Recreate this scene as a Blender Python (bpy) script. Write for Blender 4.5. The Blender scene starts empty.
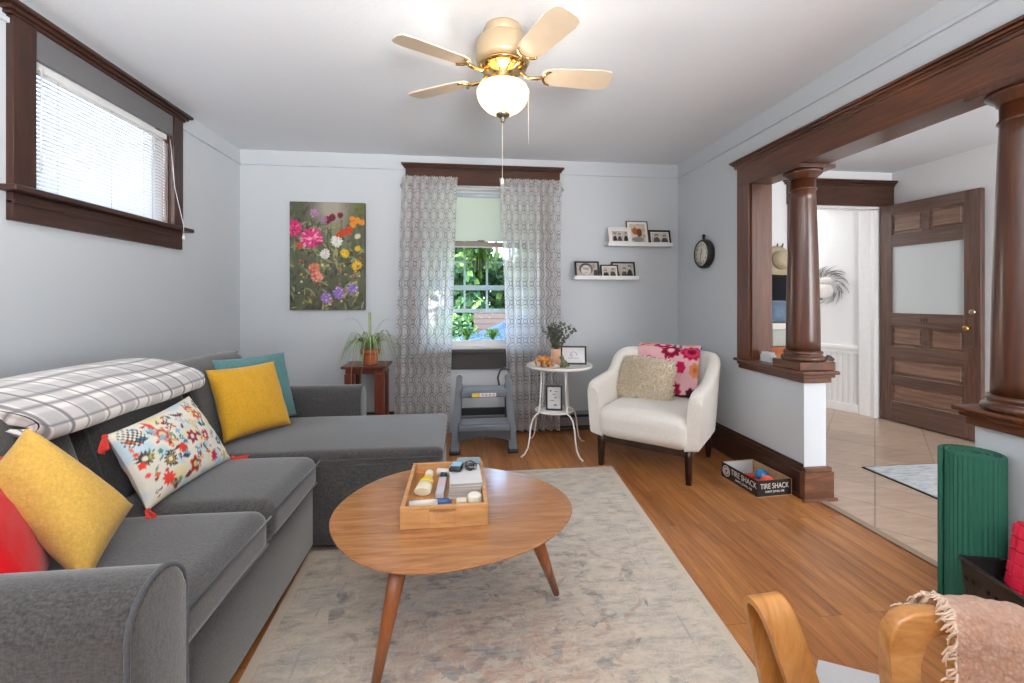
import bpy, bmesh, math, random
import numpy as np
from mathutils import Vector, Matrix, noise as mnoise

random.seed(7)
S = bpy.context.scene
COL = S.collection
R = math.radians
sin, cos, pi = math.sin, math.cos, math.pi

# ------------------------------------------------------------------ camera, sky, sun, large lights, exposure
cam_d = bpy.data.cameras.new('camera')
cam = bpy.data.objects.new('camera', cam_d)
COL.objects.link(cam)
cam.location = (0, 0, 1.19)
cam.rotation_euler = (R(90), 0, R(-6.48))
cam_d.sensor_width = 36.0
cam_d.lens = 440 / 1024 * 36
cam_d.shift_y = -42.5 / 1024
cam_d.clip_start = 0.05
S.camera = cam

S.view_settings.view_transform = 'Standard'
S.view_settings.look = 'None'
S.view_settings.gamma = 1
S.view_settings.use_curve_mapping = False
S.view_settings.exposure = 0.62
S.cycles.use_denoising = True
S.cycles.max_bounces = 8
S.cycles.diffuse_bounces = 5
S.cycles.transparent_max_bounces = 16
S.cycles.sample_clamp_indirect = 4.0

world = bpy.data.worlds.new('sky'); S.world = world
world.use_nodes = True
wn = world.node_tree
bg = wn.nodes['Background']
sky = wn.nodes.new('ShaderNodeTexSky'); sky.sky_type = 'NISHITA'
sky.sun_disc = False; sky.sun_elevation = R(48); sky.sun_rotation = R(200)
sky.air_density = 1.2; sky.dust_density = 2.0
wn.links.new(sky.outputs[0], bg.inputs[0])
bg.inputs[1].default_value = 2.2

def light(name, kind, loc, rot, energy, color=(1, 1, 1), size=1, size_y=None, **kw):
    d = bpy.data.lights.new(name, kind); d.energy = energy; d.color = color
    if kind == 'AREA':
        d.shape = 'RECTANGLE'; d.size = size; d.size_y = size_y or size
    elif kind == 'SUN': d.angle = R(size)
    else: d.shadow_soft_size = size
    o = bpy.data.objects.new(name, d); COL.objects.link(o)
    o.location = loc; o.rotation_euler = rot
    return o

light('sun', 'SUN', (0, -10, 20), (R(40), 0, R(-22)), 2.0, (1, .96, .9), 1.0)
# added area fill behind the camera, in the hall and in the vestibule
light('rear_fill', 'AREA', (0.1, -2.05, 1.55), (R(90), 0, 0), 8, (1, .98, .96), 3.4, 1.9)  # unseen fill; the rear wall has no window
# unseen spot added to bounce even top light off the ceiling
fl_ = light('ceiling_bounce_fill', 'SPOT', (0.45, -1.25, 1.15), (0, 0, 0), 900, (1, .995, .985), .4)
fl_.data.spot_size = R(150); fl_.data.spot_blend = 1.0
fl_.rotation_euler = (Vector((-.05, -.7, 2.52)) - fl_.location).to_track_quat('-Z', 'Y').to_euler()
light('hall_fill', 'AREA', (3.2, -.9, 1.6), (R(90), 0, 0), 70, (.97, .98, 1), 1.6, 1.8)  # unseen fill added at the closed front end of the hall
light('daylight_vestibule', 'AREA', (3.4, 5.0, 2.3), (0, 0, 0), 12, (1, .99, .98), .8, 1.0)  # overhead panel added to stand in for front-door daylight

# ------------------------------------------------------------------ helpers
def lin(c):
    if isinstance(c, str):
        c = c.lstrip('#'); c = [int(c[i:i + 2], 16) / 255 for i in (0, 2, 4)]
    return tuple((x / 12.92 if x <= .04045 else ((x + .055) / 1.055) ** 2.4) for x in c[:3]) + (1,)

class N:
    """tiny node-tree helper"""
    def __init__(s, m): s.t = m.node_tree
    def new(s, ty, **kw):
        n = s.t.nodes.new(ty)
        for k, v in kw.items():
            if k.startswith('i_'): n.inputs[k[2:].replace('_', ' ')].default_value = v
            else: setattr(n, k, v)
        return n
    def link(s, a, b): s.t.links.new(a, b)
    def math(s, op, a, b=None, c=None):
        n = s.t.nodes.new('ShaderNodeMath'); n.operation = op
        for i, v in enumerate((a, b, c)):
            if v is None: continue
            if isinstance(v, (int, float)): n.inputs[i].default_value = v
            else: s.link(v, n.inputs[i])
        return n.outputs[0]
    def coords(s, scale=(1, 1, 1), rot=(0, 0, 0), src='Object'):
        tc = s.new('ShaderNodeTexCoord'); mp = s.new('ShaderNodeMapping')
        mp.inputs['Scale'].default_value = scale; mp.inputs['Rotation'].default_value = rot
        s.link(tc.outputs[src], mp.inputs[0]); return mp.outputs[0]
    def noise(s, vec, scale, detail=4, rough=.5, dist=0):
        n = s.new('ShaderNodeTexNoise'); n.inputs['Scale'].default_value = scale
        n.inputs['Detail'].default_value = detail; n.inputs['Roughness'].default_value = rough
        n.inputs['Distortion'].default_value = dist
        s.link(vec, n.inputs['Vector']); return n.outputs['Fac']
    def ramp(s, fac, stops, interp='LINEAR'):
        n = s.new('ShaderNodeValToRGB'); cr = n.color_ramp; cr.interpolation = interp
        while len(cr.elements) > 1: cr.elements.remove(cr.elements[-1])
        cr.elements[0].position = stops[0][0]; cr.elements[0].color = lin(stops[0][1])
        for p, c in stops[1:]:
            e = cr.elements.new(p); e.color = lin(c)
        s.link(fac, n.inputs[0]); return n.outputs[0]
    def mix(s, fac, a, b, mode='MIX'):
        n = s.new('ShaderNodeMix', data_type='RGBA', blend_type=mode)
        for sock, v in ((n.inputs[0], fac), (n.inputs[6], a), (n.inputs[7], b)):
            if isinstance(v, (int, float)): sock.default_value = v
            elif isinstance(v, (tuple, list, str)): sock.default_value = lin(v) if isinstance(v, str) else v
            else: s.link(v, sock)
        return n.outputs[2]
    def bump(s, h, strength=.2, dist=.01):
        n = s.new('ShaderNodeBump'); n.inputs['Strength'].default_value = strength
        n.inputs['Distance'].default_value = dist; s.link(h, n.inputs['Height']); return n.outputs[0]

def base(name, color='#808080', rough=.5, metal=0, spec=.5, **kw):
    m = bpy.data.materials.new(name); m.use_nodes = True
    b = m.node_tree.nodes['Principled BSDF']
    b.inputs['Base Color'].default_value = lin(color)
    b.inputs['Roughness'].default_value = rough
    b.inputs['Metallic'].default_value = metal
    b.inputs['Specular IOR Level'].default_value = spec
    for k, v in kw.items(): b.inputs[k.replace('_', ' ')].default_value = v
    return m, b, N(m)

MATS = {}
def plain(name, color, rough=.5, metal=0, spec=.5, var=.06, scale=30, bumps=0, **kw):
    """a single colour broken up by fine procedural variation"""
    if name in MATS: return MATS[name]
    m, b, n = base(name, color, rough, metal, spec, **kw)
    v = n.coords()
    f = n.noise(v, scale, 4)
    c = lin(color)
    n.link(n.mix(f, tuple(max(0, x * (1 - var)) for x in c[:3]) + (1,), tuple(min(1, x * (1 + var)) for x in c[:3]) + (1,)), b.inputs['Base Color'])
    if bumps: n.link(n.bump(f, bumps, .005), b.inputs['Normal'])
    MATS[name] = m; return m

def wood(name, dark, mid, lite, grain=(1, 1, .07), scale=22, rough=.4, spec=.5, bump=.05, coat=0):
    if name in MATS: return MATS[name]
    m, b, n = base(name, mid, rough, 0, spec)
    v = n.coords(grain)
    f1 = n.noise(v, scale, 6, .6, 1.2); f2 = n.noise(v, scale * 4, 4, .6)
    f = n.math('ADD', n.math('MULTIPLY', f1, .75), n.math('MULTIPLY', f2, .25))
    n.link(n.ramp(f, [(.3, dark), (.5, mid), (.72, lite)]), b.inputs['Base Color'])
    n.link(n.bump(f, bump, .004), b.inputs['Normal'])
    if coat: b.inputs['Coat Weight'].default_value = coat; b.inputs['Coat Roughness'].default_value = .15
    MATS[name] = m; return m

def fabric(name, color, var=.12, weave=900, bump=.25, rough=.95, sheen=.2):
    if name in MATS: return MATS[name]
    m, b, n = base(name, color, rough, 0, .15)
    b.inputs['Sheen Weight'].default_value = sheen
    f = n.noise(n.coords((1, 1, .35)), weave / 4, 3, .7); g = n.noise(n.coords((.35, 1, 1)), weave / 4, 3, .7)
    h = n.math('ADD', n.math('MULTIPLY', f, .5), n.math('MULTIPLY', g, .5))
    c = lin(color)
    cr = n.new('ShaderNodeMapRange'); n.link(h, cr.inputs[0]); cr.inputs[1].default_value = .35; cr.inputs[2].default_value = .65
    n.link(n.mix(cr.outputs[0], tuple(x * (1 - var * 2) for x in c[:3]) + (1,), tuple(min(1, x * (1 + var * 2)) for x in c[:3]) + (1,)), b.inputs['Base Color'])
    n.link(n.bump(h, bump, .003), b.inputs['Normal'])
    MATS[name] = m; return m

def painted(name, rough=.9, spec=.2, bump=0, sheen=0):
    """colour pattern stored with the mesh (print, embroidery, brushwork)"""
    if name in MATS: return MATS[name]
    m, b, n = base(name, '#808080', rough, 0, spec)
    a = n.new('ShaderNodeVertexColor', layer_name='Col')
    f = n.noise(n.coords(), 220, 3, .6)
    n.link(n.mix(.12, a.outputs[0], n.mix(f, '#303030', '#d0d0d0'), 'OVERLAY'), b.inputs['Base Color'])
    if bump: n.link(n.bump(f, bump, .003), b.inputs['Normal'])
    b.inputs['Sheen Weight'].default_value = sheen
    MATS[name] = m; return m

# ---- mesh accumulator
class MB:
    def __init__(s): s.bm = bmesh.new(); s.uv = s.bm.loops.layers.uv.new('UVMap'); s.cols = []
    def box(s, x0, y0, z0, x1, y1, z1, bev=0, seg=2, M=None, mi=0):
        vs = [s.bm.verts.new((x, y, z)) for x in (x0, x1) for y in (y0, y1) for z in (z0, z1)]
        F = [(0, 1, 3, 2), (4, 6, 7, 5), (0, 4, 5, 1), (2, 3, 7, 6), (0, 2, 6, 4), (1, 5, 7, 3)]
        fs = [s.bm.faces.new([vs[i] for i in f]) for f in F]
        for f in fs: f.material_index = mi
        if M is not None:
            for v in vs: v.co = M @ v.co
        if bev:
            es = list({e for f in fs for e in f.edges})
            bmesh.ops.bevel(s.bm, geom=es, offset=bev, segments=seg, profile=.5, affect='EDGES', clamp_overlap=True)
        return s
    def grid(s, fn, nu, nv, cu=False, cv=False, uvs=(1, 1), mi=0, flip=False):
        V = [[s.bm.verts.new(fn(i / nu, j / nv)) for j in range(nv if cv else nv + 1)] for i in range(nu if cu else nu + 1)]
        for i in range(nu):
            for j in range(nv):
                q = [V[i][j], V[(i + 1) % len(V)][j], V[(i + 1) % len(V)][(j + 1) % len(V[0])], V[i][(j + 1) % len(V[0])]]
                uq = [(i, j), (i + 1, j), (i + 1, j + 1), (i, j + 1)]
                if flip: q.reverse(); uq.reverse()
                if len(set(q)) < 3: continue
                f = s.bm.faces.new(q); f.material_index = mi; f.smooth = True
                for l, (a, b) in zip(f.loops, uq): l[s.uv].uv = (a / nu * uvs[0], b / nv * uvs[1])
        return V
    def tube(s, pts, r, n=10, cap=True, mi=0, closed=False):
        pts = [Vector(p) for p in pts]; m = len(pts)
        rr = r if isinstance(r, (list, tuple)) else [r] * m
        up = None; rings = []
        for i, p in enumerate(pts):
            if closed: t = (pts[(i + 1) % m] - pts[i - 1]).normalized()
            else: t = (pts[min(i + 1, m - 1)] - pts[max(i - 1, 0)]).normalized()
            if up is None:
                up = t.orthogonal().normalized()
            else:
                up = (up - t * up.dot(t)); up = up.normalized() if up.length > 1e-6 else t.orthogonal().normalized()
            w = t.cross(up)
            rings.append([s.bm.verts.new(p + (up * cos(a) + w * sin(a)) * rr[i]) for a in [2 * pi * k / n for k in range(n)]])
        for i in range(m if closed else m - 1):
            a, b = rings[i], rings[(i + 1) % m]
            for k in range(n):
                f = s.bm.faces.new((a[k], a[(k + 1) % n], b[(k + 1) % n], b[k])); f.smooth = True; f.material_index = mi
        if cap and not closed:
            for ring, rev in ((rings[0], True), (rings[-1], False)):
                f = s.bm.faces.new(ring[::-1] if rev else ring); f.material_index = mi
        return s
    def lathe(s, prof, c=(0, 0, 0), n=32, cap=True, mi=0, sx=1, sy=1, M=None):
        rings = []
        for r, z in prof:
            ring = []
            for k in range(n):
                a = 2 * pi * k / n; p = Vector((c[0] + r * sx * cos(a), c[1] + r * sy * sin(a), c[2] + z))
                ring.append(s.bm.verts.new(M @ p if M is not None else p))
            rings.append(ring)
        for a, b in zip(rings, rings[1:]):
            for k in range(n):
                f = s.bm.faces.new((a[k], a[(k + 1) % n], b[(k + 1) % n], b[k])); f.smooth = True; f.material_index = mi
        if cap:
            f = s.bm.faces.new(rings[0][::-1]); f.material_index = mi
            f = s.bm.faces.new(rings[-1]); f.material_index = mi
        return s
    def prism(s, poly, z0, z1, bev=0, seg=2, M=None, mi=0):
        """poly in xy, extruded along z"""
        T = M if M is not None else Matrix()
        a = [s.bm.verts.new(T @ Vector((x, y, z0))) for x, y in poly]; b = [s.bm.verts.new(T @ Vector((x, y, z1))) for x, y in poly]
        k = len(poly)
        fs = [s.bm.faces.new(a[::-1]), s.bm.faces.new(b)] + [s.bm.faces.new((a[i], a[(i + 1) % k], b[(i + 1) % k], b[i])) for i in range(k)]
        for f in fs: f.material_index = mi
        if bev:
            es = [e for f in fs[:2] for e in f.edges]
            bmesh.ops.bevel(s.bm, geom=list(set(es)), offset=bev, segments=seg, profile=.5, affect='EDGES', clamp_overlap=True)
        return s
    def ball(s, c, r, sub=2, sc=(1, 1, 1), M=None):
        ret = bmesh.ops.create_icosphere(s.bm, subdivisions=sub, radius=1)
        for v in ret['verts']:
            p = Vector((v.co.x * r * sc[0], v.co.y * r * sc[1], v.co.z * r * sc[2]))
            v.co = (M @ p if M is not None else p) + Vector(c)
            for f in v.link_faces: f.smooth = True
        return s
    def quad(s, a, b, c, d, mi=0):
        f = s.bm.faces.new([s.bm.verts.new(p) for p in (a, b, c, d)]); f.material_index = mi; return s
    def transform(s, M):
        bmesh.ops.transform(s.bm, matrix=M, verts=s.bm.verts); return s

MW = {}   # world matrices of things
def build(mb, name, mats, parent=None, smooth=None, world=True, fix=True):
    """link the accumulated shape as ONE mesh object; with world=True its points are world points"""
    bm = mb.bm
    if fix: bmesh.ops.recalc_face_normals(bm, faces=bm.faces)
    me = bpy.data.meshes.new(name)
    if parent is not None and world: bm.transform(MW[parent.name].inverted())
    bm.to_mesh(me); bm.free()
    if not isinstance(mats, (list, tuple)): mats = [mats]
    for m in mats: me.materials.append(m)
    if smooth is not None:
        me.polygons.foreach_set('use_smooth', [True] * len(me.polygons))
        try: me.set_sharp_from_angle(angle=R(smooth))
        except Exception: pass
    o = bpy.data.objects.new(name, me); COL.objects.link(o)
    if parent is not None:
        o.parent = parent
        MW[o.name] = MW[parent.name].copy()
    else: MW[o.name] = Matrix()
    return o

def tag(o, label=None, cat=None, group=None, kind=None):
    for k, v in (('label', label), ('category', cat), ('group', group), ('kind', kind)):
        if v: o[k] = v
    return o

def thing(name, label, cat, loc=(0, 0, 0), rz=0, group=None, kind=None):
    o = bpy.data.objects.new(name, None); COL.objects.link(o)
    o.location = loc; o.rotation_euler = (0, 0, rz); o.empty_display_size = .05
    MW[o.name] = Matrix.Translation(loc) @ Matrix.Rotation(rz, 4, 'Z')
    return tag(o, label, cat, group, kind)

def struct(o, label, cat): return tag(o, label, cat, kind='structure')

def setorigin(o, p):
    """move a top-level mesh's origin to p without moving it"""
    o.data.transform(Matrix.Translation(-Vector(p))); o.location = p
    MW[o.name] = Matrix.Translation(p)
    return o

def color_by(o, fn):
    """fn(co array) -> sRGB colours in 0..1"""
    me = o.data; n = len(me.vertices)
    co = np.empty(n * 3); me.vertices.foreach_get('co', co); co = co.reshape(-1, 3)
    c = np.clip(fn(co), 0, 1)
    c = np.where(c <= .04045, c / 12.92, ((c + .055) / 1.055) ** 2.4)
    a = me.color_attributes.new('Col', 'FLOAT_COLOR', 'POINT')
    a.data.foreach_set('color', np.hstack([c, np.ones((n, 1))]).ravel())

def set_cols(o, c):
    color_by(o, lambda co: c)

def vnoise(u, v, f, seed=0):
    rng = np.random.RandomState(seed); T = rng.rand(64, 64)
    x, y = u * f, v * f; xi, yi = np.floor(x).astype(int), np.floor(y).astype(int)
    fx, fy = x - xi, y - yi; fx = fx * fx * (3 - 2 * fx); fy = fy * fy * (3 - 2 * fy)
    g = lambda i, j: T[i % 64, j % 64]
    return (g(xi, yi) * (1 - fx) + g(xi + 1, yi) * fx) * (1 - fy) + (g(xi, yi + 1) * (1 - fx) + g(xi + 1, yi + 1) * fx) * fy

def hexc(h): h = h.lstrip('#'); return np.array([int(h[i:i + 2], 16) / 255 for i in (0, 2, 4)])
def lay(C, mask, col):
    m = np.clip(mask, 0, 1)[:, None]; return C * (1 - m) + hexc(col)[None] * m
def flower(C, u, v, cx, cy, r, petals, col, heart=None, ring=None, asp=1, seed=0, depth=.35):
    du, dv = (u - cx) * asp, v - cy; rr = np.hypot(du, dv); th = np.arctan2(dv, du)
    e = r * (1 - depth * .5 + depth * .5 * np.cos(petals * th + seed))
    C = lay(C, (e - rr) / (r * .12) + .5, col)
    if ring: C = lay(C, np.where((rr < r * .62) & (rr > r * .4), .8, 0), ring)
    if heart: C = lay(C, (r * .33 - rr) / (r * .1) + .5, heart)
    return C
def leaf(C, u, v, cx, cy, L, w, ang, col, asp=1):
    du, dv = (u - cx) * asp, v - cy
    a = du * cos(ang) + dv * sin(ang); b = -du * sin(ang) + dv * cos(ang)
    m = 1 - (a / L) ** 2 - (b / (w * np.clip(1 - (a / L) ** 2, .05, 1))) ** 2
    return lay(C, m * 4, col)

# ------------------------------------------------------------------ materials
def wall_mat(name, c, bumpy=.03):
    m, b, n = base(name, c, .85, 0, .2)
    f = n.noise(n.coords(), 60, 5, .6); g = n.noise(n.coords(), 1.3, 2)
    n.link(n.mix(n.math('MULTIPLY', g, .12), c, '#ffffff', 'SOFT_LIGHT'), b.inputs['Base Color'])
    n.link(n.bump(f, bumpy, .004), b.inputs['Normal'])
    return m
M_WALL = wall_mat('pale grey wall paint', '#cad0d5')
M_CEIL = wall_mat('white textured ceiling paint', '#dfe3e8', .25)
M_WHITE = wall_mat('white hall paint', '#e6e6e6')
M_WTRIM = plain('white trim paint', '#ececeb', .45)
M_TRIM = wood('dark stained trim', '#311809', '#552d14', '#764220', (1, .09, 1), 26, .3, .5, .04, .35)
M_TRIMV = wood('dark stained upright trim', '#3a1f14', '#5f3420', '#7c4629', (1, 1, .07), 26, .3, .5, .04, .35)
M_TRIMX = wood('dark stained cross trim', '#28130a', '#42230f', '#5a301a', (.08, 1, 1), 26, .3, .5, .04, .35)
M_TRIMD = wood('near black window trim', '#1e1716', '#2f2624', '#40312c', (1, .09, 1), 26, .35)
M_WINTRIM = wood('dark walnut window casing', '#26150f', '#3b2118', '#4f2f22', (1, .1, 1), 22, .35)
M_DOORW = wood('brown oak door', '#3f2a22', '#5c4136', '#77594a', (1, 1, .06), 30, .35, .5, .05, .2)
M_DOORH = wood('brown oak rail', '#3f2a22', '#63473a', '#856553', (.4, .06, 1), 24, .35, .5, .05, .2)
M_BLACK = plain('black plastic', '#17181a', .45)
M_GLASS, b_, n_ = base('window glass', '#ffffff', .02)
b_.inputs['Transmission Weight'].default_value = 1; b_.inputs['IOR'].default_value = 1.05

# floor: laminate planks running into the depth of the room
def floor_mat():
    m, b, n = base('orange oak laminate planks', '#b07a4c', .32, 0, .5)
    v = n.coords((1, 1, 1), (0, 0, R(90)))
    br = n.new('ShaderNodeTexBrick'); br.offset = .37; br.squash = 1
    br.inputs['Scale'].default_value = 1; br.inputs['Brick Width'].default_value = 1.1; br.inputs['Row Height'].default_value = .095
    br.inputs['Mortar Size'].default_value = .0012; br.inputs['Mortar Smooth'].default_value = .2; br.inputs['Bias'].default_value = 0
    br.inputs['Color1'].default_value = (0, 0, 0, 1); br.inputs['Color2'].default_value = (1, 1, 1, 1); br.inputs['Mortar'].default_value = (.5, .5, .5, 1)
    n.link(v, br.inputs['Vector'])
    sep = n.new('ShaderNodeSeparateColor'); n.link(br.outputs['Color'], sep.inputs[0])
    va = n.new('ShaderNodeVectorMath', operation='ADD')
    cmb = n.new('ShaderNodeCombineXYZ'); n.link(n.math('MULTIPLY', sep.outputs[0], 7), cmb.inputs[0]); n.link(n.math('MULTIPLY', sep.outputs[0], 3), cmb.inputs[1])
    n.link(n.coords((1, .08, 1)), va.inputs[0]); n.link(cmb.outputs[0], va.inputs[1])
    g1 = n.noise(va.outputs[0], 14, 6, .62, .8); g2 = n.noise(va.outputs[0], 60, 5, .6)
    f = n.math('ADD', n.math('MULTIPLY', g1, .62), n.math('MULTIPLY', g2, .3))
    f = n.math('ADD', f, n.math('MULTIPLY', n.math('SUBTRACT', sep.outputs[0], .5), .10))
    c = n.ramp(f, [(.28, '#6c4020'), (.42, '#986034'), (.56, '#b37945'), (.72, '#cb9866')])
    n.link(n.mix(br.outputs['Fac'], c, '#6f4527'), b.inputs['Base Color'])
    n.link(n.bump(n.math('SUBTRACT', f, br.outputs['Fac']), .06, .003), b.inputs['Normal'])
    return m
def tile_mat():
    m, b, n = base('beige diagonal floor tiles', '#b3a294', .3, 0, .5)
    v = n.coords((1, 1, 1), (0, 0, R(46)))
    br = n.new('ShaderNodeTexBrick'); br.offset = 0
    br.inputs['Scale'].default_value = 1; br.inputs['Brick Width'].default_value = .33; br.inputs['Row Height'].default_value = .33
    br.inputs['Mortar Size'].default_value = .004; br.inputs['Mortar Smooth'].default_value = .1
    br.inputs['Color1'].default_value = lin('#b9a797'); br.inputs['Color2'].default_value = lin('#ac9a8b'); br.inputs['Mortar'].default_value = lin('#8d7c6f')
    n.link(v, br.inputs['Vector'])
    f = n.noise(n.coords((1, 4, 1), (0, 0, R(46))), 5, 6, .6)
    n.link(n.mix(.6, br.outputs['Color'], n.ramp(f, [(.3, '#8a7768'), (.7, '#d6c7ba')]), 'SOFT_LIGHT'), b.inputs['Base Color'])
    n.link(n.bump(br.outputs['Fac'], .2, -.004), b.inputs['Normal'])
    return m
M_FLOOR, M_TILE = floor_mat(), tile_mat()

# ------------------------------------------------------------------ room shell
XL, XR, YB, ZC = -1.863, 2.027, 3.952, 2.455
WT = .143; XR2 = XR + WT
HX = 4.29
YN = -2.2          # wall behind the camera
b = MB(); b.box(XL - .15, YN, -.12, XR + .1, YB + .15, 0); struct(build(b, 'floor', M_FLOOR), 'orange brown laminate plank floor of the living room', 'floor')
b = MB(); b.box(XR + .1, YN, -.12, HX + .2, 6.2, 0); struct(build(b, 'floor_hall', M_TILE), 'beige diagonal tile floor of the entrance hall', 'floor')
b = MB(); b.prism([(2.085, 1.40), (2.13, 1.40), (2.125, 2.44), (2.08, 2.44)], .0005, .008, .002); struct(build(b, 'trim_threshold', plain('worn threshold strip', '#8d7a68', .4)), 'narrow threshold strip between laminate and tiles', 'threshold')
b = MB(); b.box(XL - .15, YN, ZC, HX + .2, 6.2, ZC + .12); struct(build(b, 'ceiling', M_CEIL), 'white textured ceiling', 'ceiling')

def wall_with_hole(b, axis, plane0, plane1, a0, a1, z0, z1, h0, h1, hz0, hz1):
    """a wall slab with one rectangular hole; axis='x' spans x, 'y' spans y"""
    def bx(s0, s1, c0, c1):
        if s1 - s0 < 1e-4 or c1 - c0 < 1e-4: return
        if axis == 'x': b.box(s0, plane0, c0, s1, plane1, c1)
        else: b.box(plane0, s0, c0, plane1, s1, c1)
    bx(a0, h0, z0, z1); bx(h1, a1, z0, z1); bx(h0, h1, z0, hz0); bx(h0, h1, hz1, z1)
# back wall and its window hole
WX0, WX1, WZ0, WZ1 = -.36, .70, .745, 2.19
b = MB(); wall_with_hole(b, 'x', YB, YB + .15, XL - .15, XR2, 0, ZC, WX0, WX1, WZ0, WZ1)
struct(build(b, 'wall_back', M_WALL), 'pale grey back wall with window', 'wall')
# left wall and its high window hole
LY0, LY1, LZ0, LZ1 = 2.13, 3.05, 1.665, 2.33
b = MB(); wall_with_hole(b, 'y', XL - .15, XL, YN, YB, 0, ZC, LY0, LY1, LZ0, LZ1)
struct(build(b, 'wall_left', M_WALL), 'pale grey left wall with high window', 'wall')
# right wall: full part, two half walls, and the strip over the beam
b = MB()
b.box(XR, 2.99, 0, XR2, YB, ZC); b.box(XR, 2.411, 0, XR2, 2.99, .70)
b.box(XR, YN, 2.10, XR2, 2.99, ZC); b.box(XR, .2, 0, XR2, 1.531, .70); b.box(XR, YN, 0, XR2, .2, 2.10)
struct(build(b, 'wall_right', M_WALL), 'pale grey right wall with half walls and colonnade opening', 'wall')
# closed unseen wall behind the camera, coloured dark to cut back fill
b = MB(); b.box(XL - .15, YN - .12, 0, XR2, YN, ZC)
struct(build(b, 'wall_rear', wall_mat('fill-cutting dark taupe', '#5f554e')), 'unseen wall behind the viewer, darkened to cut fill light', 'wall')
# hall walls
DX0, DX1, DZ = 3.28, 4.14, 2.11
b = MB(); wall_with_hole(b, 'x', 3.96, 4.06, XR2, HX + .15, 0, ZC, DX0, DX1, 0, DZ)
struct(build(b, 'wall_hall_back', M_WHITE), 'white hall wall around the vestibule doorway', 'wall')
b = MB(); b.box(HX, -1.2, 0, HX + .15, 3.96, ZC); struct(build(b, 'wall_hall_right', M_WHITE), 'white hall wall behind the open door', 'wall')
b = MB(); b.box(XR2, -1.3, 0, HX + .15, -1.2, ZC); struct(build(b, 'wall_hall_front', M_WHITE), 'white hall wall behind the viewer', 'wall')
# vestibule: slanting wall with wainscot
P0 = Vector((4.13, 4.02, 0)); dv = Vector((-.355, .935, 0)).normalized(); nv_ = Vector((-dv.y, dv.x, 0))   # faces the doorway
MV = Matrix(((dv.x, -nv_.x, 0, P0.x), (dv.y, -nv_.y, 0, P0.y), (0, 0, 1, 0), (0, 0, 0, 1)))  # local x along wall, y behind wall
b = MB(); b.box(0, 0, 0, 2.0, .1, ZC, M=MV); b.box(2.55, 4.06, 0, 2.65, 6.0, ZC); b.box(2.55, 5.75, 0, HX + .15, 5.85, ZC)
struct(build(b, 'wall_vestibule', M_WHITE), 'white vestibule wall beyond the doorway', 'wall')
m_bead, pb, pn = base('white beadboard', '#e4e4e3', .5)
wv = pn.new('ShaderNodeTexWave', wave_type='BANDS', bands_direction='X'); wv.inputs['Scale'].default_value = 6.0
pn.link(pn.coords(), wv.inputs['Vector'])
pn.link(pn.ramp(wv.outputs['Fac'], [(0, '#d3d4d5'), (.1, '#e4e5e5'), (1, '#e6e6e6')]), pb.inputs['Base Color'])
pn.link(pn.bump(wv.outputs['Fac'], .4, .01), pb.inputs['Normal'])
wains = thing('trim_wainscot', 'white beadboard wainscot below the wreath', 'wainscot', tuple(P0), math.atan2(dv.y, dv.x), kind='structure')
b = MB(); b.box(.10, .0005, 0, 2.0, .012, .66); build(b, 'beadboard_panel', m_bead, wains, world=False)
b = MB(); b.box(.10, .0005, .66, 2.0, .035, .70, .006); b.box(.10, .0125, .615, 2.0, .02, .66, .003); build(b, 'rail_cap', M_WTRIM, wains, world=False)
b = MB(); b.box(.10, .0125, 0, 2.0, .03, .09, .006); build(b, 'base_moulding', M_WTRIM, wains, world=False)
b = MB(); b.box(.0, .0005, .0, .10, .04, 2.3, .006); build(b, 'corner_casing', M_WTRIM, wains, world=False)

# picture rail and cornice
def rail(b, z, h, t, x0=XL, y1=YB):
    b.box(XL, y1 - t, z, XR, y1, z + h, .003); b.box(XL, YN, z, XL + t, y1, z + h, .003); b.box(XR - t, YN, z, XR, y1, z + h, .003)
b = MB(); rail(b, 2.325, .022, .016); struct(build(b, 'trim_picture_rail', plain('rail paint', '#c8d0d7', .7)), 'thin grey painted picture rail below the ceiling', 'moulding')
# baseboards
def bb(b, x0, y0, x1, y1, nx, ny):
    """dark two-step baseboard on a wall line, growing along (nx,ny)"""
    for t, h0, h1 in ((.024, 0, .155), (.034, .0, .02), (.018, .155, .185), (.011, .185, .205)):
        b.box(min(x0, x1, x0 + nx * t, x1 + nx * t), min(y0, y1, y0 + ny * t, y1 + ny * t), h0, max(x0, x1, x0 + nx * t, x1 + nx * t), max(y0, y1, y0 + ny * t, y1 + ny * t), h1, .003, 1)
M_BASE = wood('dark baseboard', '#22120c', '#3a2015', '#52301f', (1, .09, 1), 26, .35, .5, .04, .2)
M_BASEX = wood('dark baseboard across', '#22120c', '#3a2015', '#52301f', (.09, 1, 1), 26, .35, .5, .04, .2)
b = MB(); bb(b, XR, 2.411, XR, YB, -1, 0); struct(build(b, 'baseboard_right', M_BASE), 'tall dark baseboard of the right wall', 'baseboard')
b = MB(); bb(b, XL, YB, -.40, YB, 0, -1); struct(build(b, 'baseboard_back', M_BASEX), 'dark baseboard of the back wall behind plant stand', 'baseboard')
b = MB(); bb(b, XL, YN, XL, YB - .03, 1, 0); struct(build(b, 'baseboard_left', M_BASE), 'dark baseboard behind the sofa', 'baseboard')
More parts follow.
